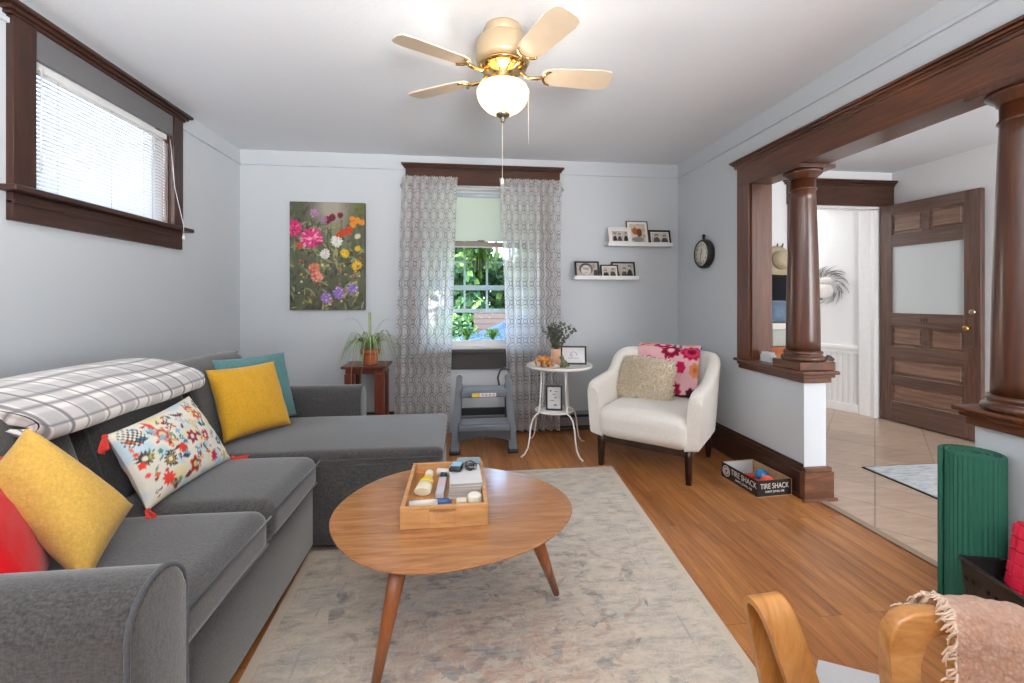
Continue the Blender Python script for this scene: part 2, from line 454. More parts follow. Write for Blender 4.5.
# block at the end of the half wall
M_BLOCK = wood('brown end block', '#3c2216', '#5f3a26', '#80543a', (.1, 1, 1), 24, .35)
b = MB(); b.box(XR - .028, 2.372, .0, XR2 + .02, 2.4105, .165, .003); b.box(XR - .018, 2.380, .165, XR2 + .012, 2.4105, .19, .003); b.box(XR - .045, 2.355, .0, XR2 + .03, 2.372, .018, .003)
struct(build(b, 'baseboard_halfwall', M_BLOCK), 'brown end block at the foot of the half wall', 'baseboard')
b = MB(); bb(b, XR, .2, XR, 1.531, -1, 0); struct(build(b, 'baseboard_near', M_BASE), 'dark baseboard of the near half wall', 'baseboard')

# ------------------------------------------------------------------ colonnade: beam, post, caps, columns
beam = thing('trim_beam', 'long dark stained beam with crown moulding over the columns', 'beam', (XR, 1.2, 2.0), kind='structure')
b = MB(); b.box(XR - .018, -.6, 2.003, XR2 + .018, 3.03, 2.165, .003); build(b, 'beam_body', M_TRIM, beam)
b = MB()
for t, z0, z1 in ((.024, 2.145, 2.163), (.028, 2.163, 2.172), (.038, 2.172, 2.186), (.05, 2.186, 2.2)):
    b.box(XR - t, -.6, z0, XR2 + t, 3.03 + t, z1, .003)
build(b, 'crown_moulding', M_TRIM, beam)
post = thing('trim_post', 'dark stained square post at the far end of the beam', 'post', (XR, 2.95, .76), kind='structure')
b = MB(); b.box(XR - .018, 2.90, .762, XR, 3.03, 2.003, .003); b.box(XR2, 2.90, .762, XR2 + .018, 3.03, 2.003, .003); build(b, 'casing', M_TRIMV, post)
b = MB(); b.box(XR, 2.885, .762, XR2 + .01, 2.99, 2.003, .003); build(b, 'jamb', wood('reddish jamb', '#3b1d0c', '#5d3217', '#784624', (1, 1, .07), 26, .3, .5, .04, .3), post)
def cap(name, y0, y1, label):
    o = thing(name, label, 'ledge', (XR, (y0 + y1) / 2, .7), kind='structure')
    b = MB(); b.box(XR - .05, y0 - .05, .742, XR2 + .05, y1, .762, .005); build(b, 'cap_board', M_TRIM, o)
    b = MB(); b.box(XR - .034, y0 - .034, .722, XR2 + .034, y1 - .02, .742, .004); b.box(XR - .02, y0 - .02, .69, XR2 + .02, y1 - .02, .722, .004); build(b, 'moulding', M_TRIM, o)
cap('trim_ledge', 2.411, 3.03, 'dark wooden ledge on the half wall beyond the armchair')
o = thing('trim_ledge_near', 'dark wooden ledge above the green exercise mat', 'ledge', (XR, 1, .7), kind='structure')
b = MB(); b.box(XR - .05, .2, .742, XR2 + .05, 1.581, .762, .005); build(b, 'cap_board', M_TRIM, o)
b = MB(); b.box(XR - .034, .2, .722, XR2 + .034, 1.565, .742, .004); b.box(XR - .02, .2, .69, XR2 + .02, 1.551, .722, .004); build(b, 'moulding', M_TRIM, o)
M_COL = wood('polished column wood', '#2a140a', '#472413', '#62361d', (1, 1, .05), 26, .32, .5, .03, .35)
def column(name, cy, label, plinth=True):
    cx = XR + WT / 2 + .012
    o = thing(name, label, 'column', (cx, cy, .762), kind='structure')
    zb = .762
    if plinth:
        b = MB(); b.box(cx - .118, cy - .118, zb, cx + .118, cy + .118, zb + .05, .005); build(b, 'plinth', M_TRIM, o); zb += .05
    b = MB(); b.lathe([(.112, 0), (.118, .006), (.12, .016), (.116, .026), (.104, .03), (.1, .036), (.104, .042), (.107, .05), (.103, .058), (.094, .062)], (cx, cy, zb), 48); build(b, 'base', M_COL, o)
    b = MB(); zt = 1.86; pr = []
    for k in range(17):
        t = k / 16; pr.append((.092 - .024 * t ** 1.6, zb + .062 + (zt - zb - .062) * t))
    pr += [(.0735, zt + .001), (.0755, zt + .006), (.0735, zt + .012), (.068, zt + .014), (.068, zt + .07)]
    b.lathe(pr, (cx, cy, 0), 48); build(b, 'shaft', M_COL, o)
    b = MB(); b.lathe([(.07, zt + .07), (.076, zt + .074), (.08, zt + .084), (.098, zt + .098), (.106, zt + .108), (.106, zt + .116)], (cx, cy, 0), 48)
    b.box(cx - .118, cy - .118, zt + .116, cx + .118, cy + .118, 2.003, .004); build(b, 'capital', M_COL, o)
column('trim_column', 2.52, 'polished dark wooden column on square plinth at half wall end')
column('trim_column_near', 1.43, 'polished dark wooden column above the green exercise mat', False)

# ------------------------------------------------------------------ back window
win = thing('window_1', 'tall sash window between the sheer curtains', 'window', (.17, YB, .74), kind='structure')
b = MB()
b.box(-.49, YB - .03, 2.19, .885, YB, 2.345, .003)
for t, z0, z1 in ((.03, 2.335, 2.352), (.04, 2.352, 2.366), (.052, 2.366, 2.38)):
    b.box(-.475 - t, YB - t, z0, .87 + t, YB, z1, .003)
build(b, 'head_casing', M_TRIMX, win)
b = MB(); b.box(-.47, YB - .022, .74, WX0, YB, 2.19, .003); b.box(WX1, YB - .022, .74, .81, YB, 2.19, .003); build(b, 'side_casing', M_TRIMV, win)
b = MB(); b.box(-.5, YB - .07, .715, .84, YB, .745, .006); build(b, 'stool', plain('backlit dark stool', '#3c3836', .4), win)  # darker than the other trim: backlight shade set in the colour
b = MB(); b.box(-.46, YB - .024, .565, .80, YB, .69, .003); b.box(-.46, YB - .035, .69, .80, YB, .715, .003); build(b, 'apron', plain('backlit dark apron', '#3b3736', .4), win)  # apron colour carries the same shade against the bright window
def sashframe(b, x0, x1, z0, z1, y, w=.045, d=.035, wb=None):
    b.box(x0, y, z0, x0 + w, y + d, z1); b.box(x1 - w, y, z0, x1, y + d, z1)
    b.box(x0 + w, y, z1 - w, x1 - w, y + d, z1); b.box(x0 + w, y, z0, x1 - w, y + d, z0 + (wb or w))
b = MB(); b.box(WX0, YB, WZ0, WX0 + .02, YB + .15, WZ1); b.box(WX1 - .02, YB, WZ0, WX1, YB + .15, WZ1); b.box(WX0 + .02, YB, WZ1 - .02, WX1 - .02, YB + .15, WZ1); b.box(WX0 + .02, YB, WZ0, WX1 - .02, YB + .15, WZ0 + .02)
build(b, 'jamb', M_WTRIM, win)
b = MB(); sashframe(b, WX0 + .02, WX1 - .02, WZ0 + .02, 1.70, YB + .045, .04, .035, .05); low = build(b, 'lower_sash', M_WTRIM, win)
b = MB(); b.box(WX0 + .02, YB + .035, 1.665, WX1 - .02, YB + .085, 1.705, .003); b.box(.14, YB + .01, 1.705, .20, YB + .06, 1.72, .004); build(b, 'meeting_rail', plain('brown meeting rail', '#8a7c70', .5), win)
b = MB(); sashframe(b, WX0 + .02, WX1 - .02, 1.665, WZ1 - .02, YB + .09, .04, .035); build(b, 'upper_sash', M_WTRIM, win)
b = MB(); b.box(WX0 + .06, YB + .06, WZ0 + .07, WX1 - .06, YB + .064, 1.665); b.box(WX0 + .06, YB + .105, 1.70, WX1 - .06, YB + .109, WZ1 - .06); build(b, 'glass', M_GLASS, win)
def translucent(name, c, tr=.5, rough=.8):
    m, b, n = base(name, c, rough, 0, .2)
    t = n.new('ShaderNodeBsdfTranslucent'); t.inputs[0].default_value = lin(c)
    mx = n.new('ShaderNodeMixShader'); mx.inputs[0].default_value = tr
    n.link(b.outputs[0], mx.inputs[1]); n.link(t.outputs[0], mx.inputs[2])
    n.link(mx.outputs[0], m.node_tree.nodes['Material Output'].inputs[0]); return m
sh = thing('roller_blind', 'white roller blind covering the upper sash', 'blind', (.17, YB + .02, 2.12))
b = MB(); b.box(WX0 + .025, YB + .028, 1.71, WX1 - .025, YB + .0295, 2.11); build(b, 'blind_cloth', translucent('white blind cloth', '#e4ebe2', .45), sh)
b = MB(); b.tube([(WX0 + .025, YB + .03, 2.125), (WX1 - .025, YB + .03, 2.125)], .022, 14); build(b, 'roller', plain('pale grey roller', '#b9c1cc', .5), sh)

# curtains
def curtain_mat():
    m, b, n = base('sheer trellis curtain', '#dcd8d6', .9, 0, .1)
    tc = n.new('ShaderNodeTexCoord'); sp = n.new('ShaderNodeSeparateXYZ'); n.link(tc.outputs['UV'], sp.inputs[0])
    u = n.math('MULTIPLY', sp.outputs[0], 2 * pi / .14); v = n.math('MULTIPLY', sp.outputs[1], 2 * pi / .17)
    q = n.math('ADD', n.math('COSINE', u), n.math('COSINE', v))
    aq = n.math('ABSOLUTE', q)
    w = n.math('MINIMUM', n.math('ABSOLUTE', n.math('SUBTRACT', aq, .22)), n.math('MULTIPLY', n.math('ABSOLUTE', n.math('SUBTRACT', aq, 1.1)), 1.2))
    ln = n.new('ShaderNodeMapRange'); n.link(w, ln.inputs[0]); ln.inputs[1].default_value = .17; ln.inputs[2].default_value = .07; ln.inputs[3].default_value = 0; ln.inputs[4].default_value = 1
    brk = n.noise(n.coords((1, 1, 1)), 90, 2)
    lnf = n.math('MULTIPLY', ln.outputs[0], n.math('ADD', n.math('MULTIPLY', brk, .8), .5))
    c = n.mix(n.math('MINIMUM', lnf, 1.0), '#fbfafa', '#8f8688')
    n.link(c, b.inputs['Base Color'])
    t = n.new('ShaderNodeBsdfTranslucent'); n.link(c, t.inputs[0])
    tp = n.new('ShaderNodeBsdfTransparent')
    m1 = n.new('ShaderNodeMixShader'); m1.inputs[0].default_value = .55; n.link(b.outputs[0], m1.inputs[1]); n.link(t.outputs[0], m1.inputs[2])
    m2 = n.new('ShaderNodeMixShader'); n.link(n.math('MULTIPLY', n.math('SUBTRACT', 1, n.math('MINIMUM', lnf, 1.0)), .2), m2.inputs[0])
    n.link(m1.outputs[0], m2.inputs[1]); n.link(tp.outputs[0], m2.inputs[2])
    n.link(m2.outputs[0], m.node_tree.nodes['Material Output'].inputs[0])
    return m
M_CURT = curtain_mat()
def curtain(label, xt0, xt1, xb0, xb1, seed, folds):
    o = thing('curtain', label, 'curtain', ((xt0 + xt1) / 2, YB - .1, .03), group='sheer patterned curtains')
    rnd = random.Random(seed); ph = [rnd.uniform(0, 6.28) for _ in range(4)]
    def fn(u, v):
        z = 2.243 - v * 2.213
        t = v ** .8; x = (xt0 + (xt1 - xt0) * u) * (1 - t) + (xb0 + (xb1 - xb0) * u) * t
        amp = .012 + .022 * min(1, v * 3)
        y = YB - .115 + amp * sin(u * folds * 2 * pi + ph[0] + .5 * sin(3 * v + ph[1])) + .006 * sin(u * folds * 4.7 * pi + ph[2] + v)
        x += .012 * cos(u * folds * 2 * pi + ph[3]) * min(1, v * 2)
        if v < .045:   # ruffled heading above the rod pocket
            k = (0.045 - v) / .045; y += .008 * sin(u * folds * 9 * pi) * k; z += .006 * sin(u * folds * 7 * pi + 1) * k
            y -= .004
        return (x, y, z)
    b = MB(); b.grid(fn, 150, 90, uvs=(abs(xt1 - xt0) * 2.0, 2.255)); build(b, 'curtain_panel', M_CURT, o, fix=False)
curtain('sheer trellis patterned curtain hanging beside the flower painting', -.505, -.035, -.575, -.12, 3, 6.5)
curtain('sheer trellis patterned curtain hanging behind the round side table', .325, .885, .385, .87, 5, 7.5)
rod = MB(); rod.tube([(-.52, YB - .115, 2.165), (.90, YB - .115, 2.165)], .009, 12); ro = setorigin(build(rod, 'curtain_rod', plain('white metal rod', '#c9cbd0', .35, .6)), (.19, YB - .115, 2.165))
tag(ro, 'slim metal curtain rod under the dark window head', 'curtain rod')
for x in (-.515, .895):
    b = MB(); b.box(x - .008, YB - .115, 2.157, x + .008, YB - .023, 2.173, .002); build(b, 'bracket', plain('white metal rod', '#c9cbd0', .35, .6), ro)

# ------------------------------------------------------------------ left window
lw = thing('window_2', 'wide high window with dark casing above the sofa', 'window', (XL, 2.6, 1.65), kind='structure')
b = MB(); b.box(XL, 2.03, 1.655, XL + .03, LY0, 2.36, .003); b.box(XL, LY1, 1.655, XL + .03, 3.14, 2.36, .003); build(b, 'side_casing', wood('walnut upright', '#26150f', '#3b2118', '#4f2f22', (1, 1, .1), 22, .35), lw)
b = MB(); b.box(XL, LY0, 2.235, XL + .022, LY1, 2.36, .003); build(b, 'head_casing', plain('dark grey head board', '#6d6d6f', .5), lw)
b = MB()
for t, z0, z1 in ((.035, 2.36, 2.375), (.05, 2.375, 2.392), (.068, 2.392, 2.41)): b.box(XL, 2.03 - t + .02, z0, XL + t, 3.14 + t - .02, z1, .003)
build(b, 'crown_moulding', M_WINTRIM, lw)
b = MB(); b.box(XL - .08, 1.99, 1.632, XL + .075, 3.185, 1.657, .006); build(b, 'sill', M_WINTRIM, lw)
b = MB(); b.box(XL, 2.03, 1.515, XL + .026, 3.14, 1.632, .003); b.box(XL, 2.03, 1.585, XL + .034, 3.14, 1.60, .003); build(b, 'apron', M_WINTRIM, lw)
b = MB(); b.box(XL - .15, LY0, 1.657, XL, LY0 + .014, LZ1); b.box(XL - .15, LY1 - .014, 1.657, XL, LY1, LZ1); b.box(XL - .15, LY0 + .014, LZ1 - .014, XL, LY1 - .014, LZ1); build(b, 'jamb', M_WINTRIM, lw)
b = MB()
for y0, y1 in ((LY0 + .014, LY0 + .054), (LY1 - .054, LY1 - .014)): b.box(XL - .11, y0, 1.66, XL - .075, y1, 2.315)
b.box(XL - .11, LY0 + .054, 1.66, XL - .075, LY1 - .054, 1.70); b.box(XL - .11, LY0 + .054, 2.275, XL - .075, LY1 - .054, 2.315); build(b, 'sash', M_WTRIM, lw)
b = MB(); b.box(XL - .095, LY0 + .054, 1.70, XL - .091, LY1 - .054, 2.275); build(b, 'glass', M_GLASS, lw)
bl = thing('venetian_blind', 'white slatted blind over the high window above the sofa', 'blind', (XL - .02, 2.6, 2.22))
M_SLAT = translucent('white blind slats', '#e6e7e9', .3, .4)
by0, by1 = LY0 + .03, LY1 - .016
b = MB(); b.box(XL - .045, by0, 2.205, XL - .005, by1, 2.235, .003); build(b, 'head_rail', M_WTRIM, bl)
b = MB(); ns = 28; zt_, zb_ = 2.195, 1.685
for k in range(ns):
    zc_ = zt_ - (zt_ - zb_) * k / (ns - 1)
    Ms = Matrix.Translation((XL - .025, 0, zc_)) @ Matrix.Rotation(R(57), 4, 'Y')
    b.box(-.0125, by0 + .005, -.0005, .0125, by1 - .005, .0005, M=Ms)
build(b, 'slats', M_SLAT, bl)
b = MB(); b.box(XL - .037, by0 + .005, 1.662, XL - .013, by1 - .005, 1.676, .002); build(b, 'bottom_rail', M_WTRIM, bl)
for y in (by0 + .12, (by0 + by1) / 2, by1 - .12):
    b = MB(); b.tube([(XL - .0115, y, 2.2), (XL - .0115, y, 1.67)], .0012, 6); build(b, 'ladder_cord', plain('grey cord', '#b5b5b5', .8), bl)
b = MB(); b.tube([(XL + .006, by0 + .02, 2.21), (XL + .006, by0 + .015, 1.75)], .004, 8); build(b, 'tilt_wand', M_WTRIM, bl)
b = MB(); b.tube([(XL + .008, by1 + .01, 2.21), (XL + .036, by1 + .01, 1.9), (XL + .085, by1 + .015, 1.66), (XL + .085, by1 + .015, 1.60)], .0018, 6); b.lathe([(.003, .03), (.009, .012), (.009, 0), (.004, -.006)], (XL + .085, by1 + .015, 1.575), 12); build(b, 'pull_cord', M_WTRIM, bl)

# ------------------------------------------------------------------ hall door and its casing
dc = thing('door_1', 'dark doorway casing with crown at the back of the hall', 'doorway', (3.7, 3.96, 0), kind='structure')
b = MB(); b.box(3.14, 3.932, 2.11, HX - .005, 3.96, 2.32, .003)
for t, z0, z1 in ((.04, 2.305, 2.325), (.055, 2.325, 2.34), (.07, 2.34, 2.36)): b.box(3.14 - t + .02, 3.96 - t, z0, HX - .005, 3.96, z1, .003)
build(b, 'head_casing', M_TRIMX, dc)
b = MB(); b.box(3.15, 3.935, 0, DX0, 3.96, 2.11, .003); build(b, 'side_casing', M_TRIMV, dc)
b = MB(); b.box(DX0, 3.94, 0, DX0 + .015, 4.08, DZ); b.box(4.095, 3.962, 0, 4.139, 4.12, DZ - .03); b.box(DX0, 3.965, DZ - .02, DX1, 4.06, DZ - .001); build(b, 'jamb', M_WTRIM, dc)
# the open door: local x from hinge to latch, y = face towards the room is -y
ang = math.atan2(-.795, .085)
door = thing('door_2', 'open brown panelled door with large glass pane', 'door', (4.16, 3.945, 0), ang, kind='structure')
DW, DH, DT = .80, 2.105, .044
def dbox(b, x0, x1, z0, z1, t=DT, bev=.002): b.box(x0, -t / 2, z0, x1, t / 2, z1, bev, 1)
X0, X1, XM0, XM1 = .105, .685, .37, .42
b = MB(); dbox(b, 0, X0, .012, DH); dbox(b, X1, DW, .012, DH); build(b, 'stile', M_DOORW, door, world=False)
b = MB()
for z0, z1 in ((.012, .205), (.375, .455), (.625, .735), (.925, 1.055), (1.695, 1.815), (2.005, DH)): dbox(b, X0, X1, z0, z1)
for z0, z1 in ((.735, .925), (1.815, 2.005)): dbox(b, XM0, XM1, z0, z1)
build(b, 'rail', wood('brown oak cross rail', '#43302a', '#5e463c', '#79604f', (.06, 1, 1), 24, .35, .5, .05, .2), door, world=False)
M_PAN = wood('figured oak panel', '#4a3329', '#7a5c4b', '#a08070', (.08, 1, 1), 16, .35, .5, .05, .2)
for x0, x1, z0, z1 in ((X0, XM0, .735, .925), (XM1, X1, .735, .925), (X0, XM0, 1.815, 2.005), (XM1, X1, 1.815, 2.005), (X0, X1, .455, .625), (X0, X1, .205, .375)):
    b = MB(); dbox(b, x0, x1, z0, z1, .006, 0); dbox(b, x0 + .022, x1 - .022, z0 + .02, z1 - .02, .026, .009)
    build(b, 'panel', M_PAN, door, world=False)
m_dg, gb, gn = base('door glass', '#dfe5e6', .04, 0, .5)  # whitened, less clear base stands in for the bright reflection on the pane
gb.inputs['Transmission Weight'].default_value = .25; gb.inputs['IOR'].default_value = 1.45
b = MB(); dbox(b, X0, X1, 1.055, 1.695, .006, 0); build(b, 'glass_pane', m_dg, door, world=False)
M_BRASS = plain('old brass', '#b08a5c', .3, 1)
b = MB(); b.box(.715, -DT / 2 - .003, .79, .755, -DT / 2, 1.03, .002); build(b, 'lock_plate', plain('dull bronze plate', '#7b6a58', .35, .9), door, world=False)
Mx = Matrix.Rotation(R(90), 4, 'X')
b = MB(); b.lathe([(.009, 0), (.009, .035), (.02, .042), (.026, .052), (.024, .064), (.012, .072)], n=20, M=Matrix.Translation((.732, -DT / 2 - .002, .945)) @ Mx); build(b, 'knob', plain('copper knob', '#c79a6a', .25, 1), door, world=False)
b = MB(); b.lathe([(.026, 0), (.026, .006), (.018, .012), (.01, .014)], n=20, M=Matrix.Translation((.742, -DT / 2, 1.08)) @ Mx); build(b, 'deadbolt', plain('chrome ring', '#b9a89a', .25, 1), door, world=False)

def text(s, name, size, mat, parent, M, align='CENTER', ext=.0006):
    c = bpy.data.curves.new(name, 'FONT'); c.body = s; c.size = size; c.extrude = ext; c.align_x = align; c.align_y = 'CENTER'
    c.materials.append(mat)
    tmp = bpy.data.objects.new(name + '_outline', c); COL.objects.link(tmp)
    bpy.context.view_layer.update()
    me = bpy.data.meshes.new_from_object(tmp.evaluated_get(bpy.context.evaluated_depsgraph_get()))
    bpy.data.objects.remove(tmp); bpy.data.curves.remove(c)
    me.name = name
    o = bpy.data.objects.new(name, me); COL.objects.link(o); o.parent = parent; o.matrix_local = M
    return o
tx = text('343', 'house_number', .045, plain('black number', '#1c1512', .4, .5), door, Matrix.Translation((.385, -DT / 2 - .001, .995)) @ Mx)

# wreath in the vestibule
wc = P0 + dv * .33 - Vector((nv_.x, nv_.y, 0)) * .0; wc.z = 1.33
def vest(x, y, z): return MV @ Vector((x, -y, z))
wr = thing('wreath', 'dark twig wreath with white ribbon on the vestibule wall', 'wreath', tuple(vest(.41, .03, 1.33)))
rnd = random.Random(4)
b = MB()
for k in range(70):
    a = rnd.uniform(0, 2 * pi); r = .13 + rnd.uniform(-.03, .03); l = rnd.uniform(.4, .9)
    pts = [vest(.41 + (r + .02 * q) * cos(a + l * q / 4), .03 + .01 * rnd.random(), 1.33 + (r + .02 * q) * sin(a + l * q / 4)) for q in range(5)]
    b.tube(pts, [.003, .003, .0025, .002, .001], 5)
build(b, 'twig_ring', plain('dark twigs', '#6a655f', .9), wr)
b = MB()
Mv3 = MV.to_3x3().to_4x4(); b.ball(vest(.42, .04, 1.28), .1, 3, M=Mv3 @ Matrix.Diagonal((.85, .28, .9, 1))); b.ball(vest(.41, .045, 1.39), .07, 3, M=Mv3 @ Matrix.Diagonal((1, .35, .6, 1)))
build(b, 'white_ribbon', plain('white ribbon', '#dedbd6', .9), wr)

# ------------------------------------------------------------------ rug
def rug_mat():
    m, b, n = base('faded oriental rug', '#b9b2aa', 1, 0, .05)
    b.inputs['Sheen Weight'].default_value = .15
    v = n.coords()
    big = n.noise(v, 1.7, 3, .55, .4); str_ = n.noise(n.coords((1, 7, 1)), 9, 5, .65); mid = n.noise(n.coords((1, 2.1, 1)), 10, 6, .7, .3)
    c = n.ramp(mid, [(.3, '#968e84'), (.42, '#b2a89b'), (.55, '#c8bcac'), (.72, '#d6c9b7')])
    # rust in the middle of the near half, blue grey around
    tc = n.coords(); sp = n.new('ShaderNodeSeparateXYZ'); n.link(tc, sp.inputs[0])
    dx = n.math('SUBTRACT', sp.outputs[0], .1); dy = n.math('SUBTRACT', sp.outputs[1], 1.45)
    d = n.math('SQRT', n.math('ADD', n.math('MULTIPLY', dx, n.math('MULTIPLY', dx, 3.5)), n.math('MULTIPLY', dy, n.math('MULTIPLY', dy, 9))))
    rust = n.math('MULTIPLY', n.math('SUBTRACT', 1.0, n.math('MINIMUM', n.math('MULTIPLY', d, 1.0), 1.0)), n.math('GREATER_THAN', n.noise(v, 14, 5, .7, .5), .47))
    c = n.mix(n.math('MULTIPLY', rust, .7), c, '#ab7f6b')
    blue = n.new('ShaderNodeMapRange'); n.link(n.noise(n.coords((1, 1.8, 1)), 3.0, 6, .68, .2), blue.inputs[0]); blue.inputs[1].default_value = .52; blue.inputs[2].default_value = .68
    c = n.mix(n.math('MULTIPLY', blue.outputs[0], .45), c, '#9a9fa1')
    # ornament outlines: distorted cell and ring lines
    dist = n.new('ShaderNodeVectorMath', operation='ADD')
    nz = n.new('ShaderNodeTexNoise'); nz.inputs['Scale'].default_value = 9; n.link(v, nz.inputs['Vector'])
    sc_ = n.new('ShaderNodeVectorMath', operation='SCALE'); sc_.inputs[3].default_value = .09; n.link(nz.outputs['Color'], sc_.inputs[0])
    n.link(v, dist.inputs[0]); n.link(sc_.outputs[0], dist.inputs[1])
    vo = n.new('ShaderNodeTexVoronoi', feature='F1'); vo.inputs['Scale'].default_value = 8.5; n.link(dist.outputs[0], vo.inputs['Vector'])
    ring = n.math('SINE', n.math('MULTIPLY', vo.outputs['Distance'], 34))
    lines = n.new('ShaderNodeMapRange'); n.link(ring, lines.inputs[0]); lines.inputs[1].default_value = .72; lines.inputs[2].default_value = .95
    fade = n.new('ShaderNodeMapRange'); n.link(n.noise(v, 5, 4, .6), fade.inputs[0]); fade.inputs[1].default_value = .5; fade.inputs[2].default_value = .62
    c = n.mix(n.math('MULTIPLY', n.math('MULTIPLY', lines.outputs[0], fade.outputs[0]), .15), c, '#7d8286')
    ring2 = n.math('SINE', n.math('ADD', n.math('MULTIPLY', vo.outputs['Distance'], 50), 1.5))
    c = n.mix(n.math('MULTIPLY', n.math('GREATER_THAN', ring2, .85), n.math('MULTIPLY', n.math('SUBTRACT', 1, fade.outputs[0]), .28)), c, '#ddd3c4')
    # faded medallions
    for mx_, my_, k_, ph_ in ((.12, 1.78, 30, 0), (.16, 1.02, 34, 1.2)):
        ax = n.math('SUBTRACT', sp.outputs[0], mx_); ay = n.math('SUBTRACT', sp.outputs[1], my_)
        rr = n.math('SQRT', n.math('ADD', n.math('MULTIPLY', ax, ax), n.math('MULTIPLY', ay, n.math('MULTIPLY', ay, 1.4))))
        th = n.math('ARCTAN2', ay, ax)
        pet = n.math('MULTIPLY', n.math('COSINE', n.math('MULTIPLY', th, 8)), 1.5)
        wv_ = n.math('SINE', n.math('ADD', n.math('ADD', n.math('MULTIPLY', rr, k_), pet), n.math('MULTIPLY', n.noise(v, 26, 3, .6), 3.0)))
        wv2 = n.math('SINE', n.math('ADD', n.math('MULTIPLY', rr, k_ * 2.3), n.math('MULTIPLY', n.math('COSINE', n.math('MULTIPLY', th, 16)), 1.8)))
        inn = n.math('LESS_THAN', rr, .62)
        f2_ = n.new('ShaderNodeMapRange'); n.link(n.noise(n.coords((1, 1.6, 1), (0, 0, ph_)), 7, 6, .72), f2_.inputs[0]); f2_.inputs[1].default_value = .46; f2_.inputs[2].default_value = .6
        c = n.mix(n.math('MULTIPLY', n.math('MULTIPLY', n.math('GREATER_THAN', wv_, .7), inn), n.math('MULTIPLY', f2_.outputs[0], .72)), c, '#656b70')
        c = n.mix(n.math('MULTIPLY', n.math('MULTIPLY', n.math('GREATER_THAN', wv2, .8), inn), n.math('MULTIPLY', f2_.outputs[0], .55)), c, '#a3816c')
    # worn streaks across
    st = n.new('ShaderNodeMapRange'); n.link(str_, st.inputs[0]); st.inputs[1].default_value = .46; st.inputs[2].default_value = .68
    c = n.mix(n.math('MULTIPLY', st.outputs[0], .5), c, '#d2c9bc')
    # border bands, from the edge distance held in the UV map
    uvn = n.new('ShaderNodeTexCoord'); su = n.new('ShaderNodeSeparateXYZ'); n.link(uvn.outputs['UV'], su.inputs[0])
    def edge(s): return n.math('MINIMUM', s, n.math('SUBTRACT', 1, s))
    e = n.math('MINIMUM', n.math('MULTIPLY', edge(su.outputs[0]), 1.68), n.math('MULTIPLY', edge(su.outputs[1]), 2.4))
    bd = n.math('MULTIPLY', n.math('LESS_THAN', e, .035), .75)
    c = n.mix(bd, c, '#cdbfac')
    b2 = n.math('MULTIPLY', n.math('MULTIPLY', n.math('LESS_THAN', e, .16), n.math('GREATER_THAN', e, .15)), n.math('MULTIPLY', fade.outputs[0], .5))
    c = n.mix(b2, c, '#8c8f90')
    n.link(c, b.inputs['Base Color'])
    n.link(n.bump(n.noise(v, 400, 2), .3, .004), b.inputs['Normal'])
    return m
RP = [Vector((-.655, .62, 0)), Vector((.885, .62, 0)), Vector((1.053, 3.01, 0)), Vector((-.74, 3.01, 0))]
b = MB()
def rugf(u, v):
    p = (RP[0] * (1 - u) + RP[1] * u) * (1 - v) + (RP[3] * (1 - u) + RP[2] * u) * v
    return (p.x, p.y, .009)
b.grid(rugf, 24, 30)
b.prism([(p.x, p.y) for p in RP], .0008, .0088)
rug = setorigin(build(b, 'area_rug', rug_mat(), fix=False), (0, 0, 0)); tag(rug, 'large faded cream and grey patterned area rug under the coffee table', 'rug')
RZ = .009

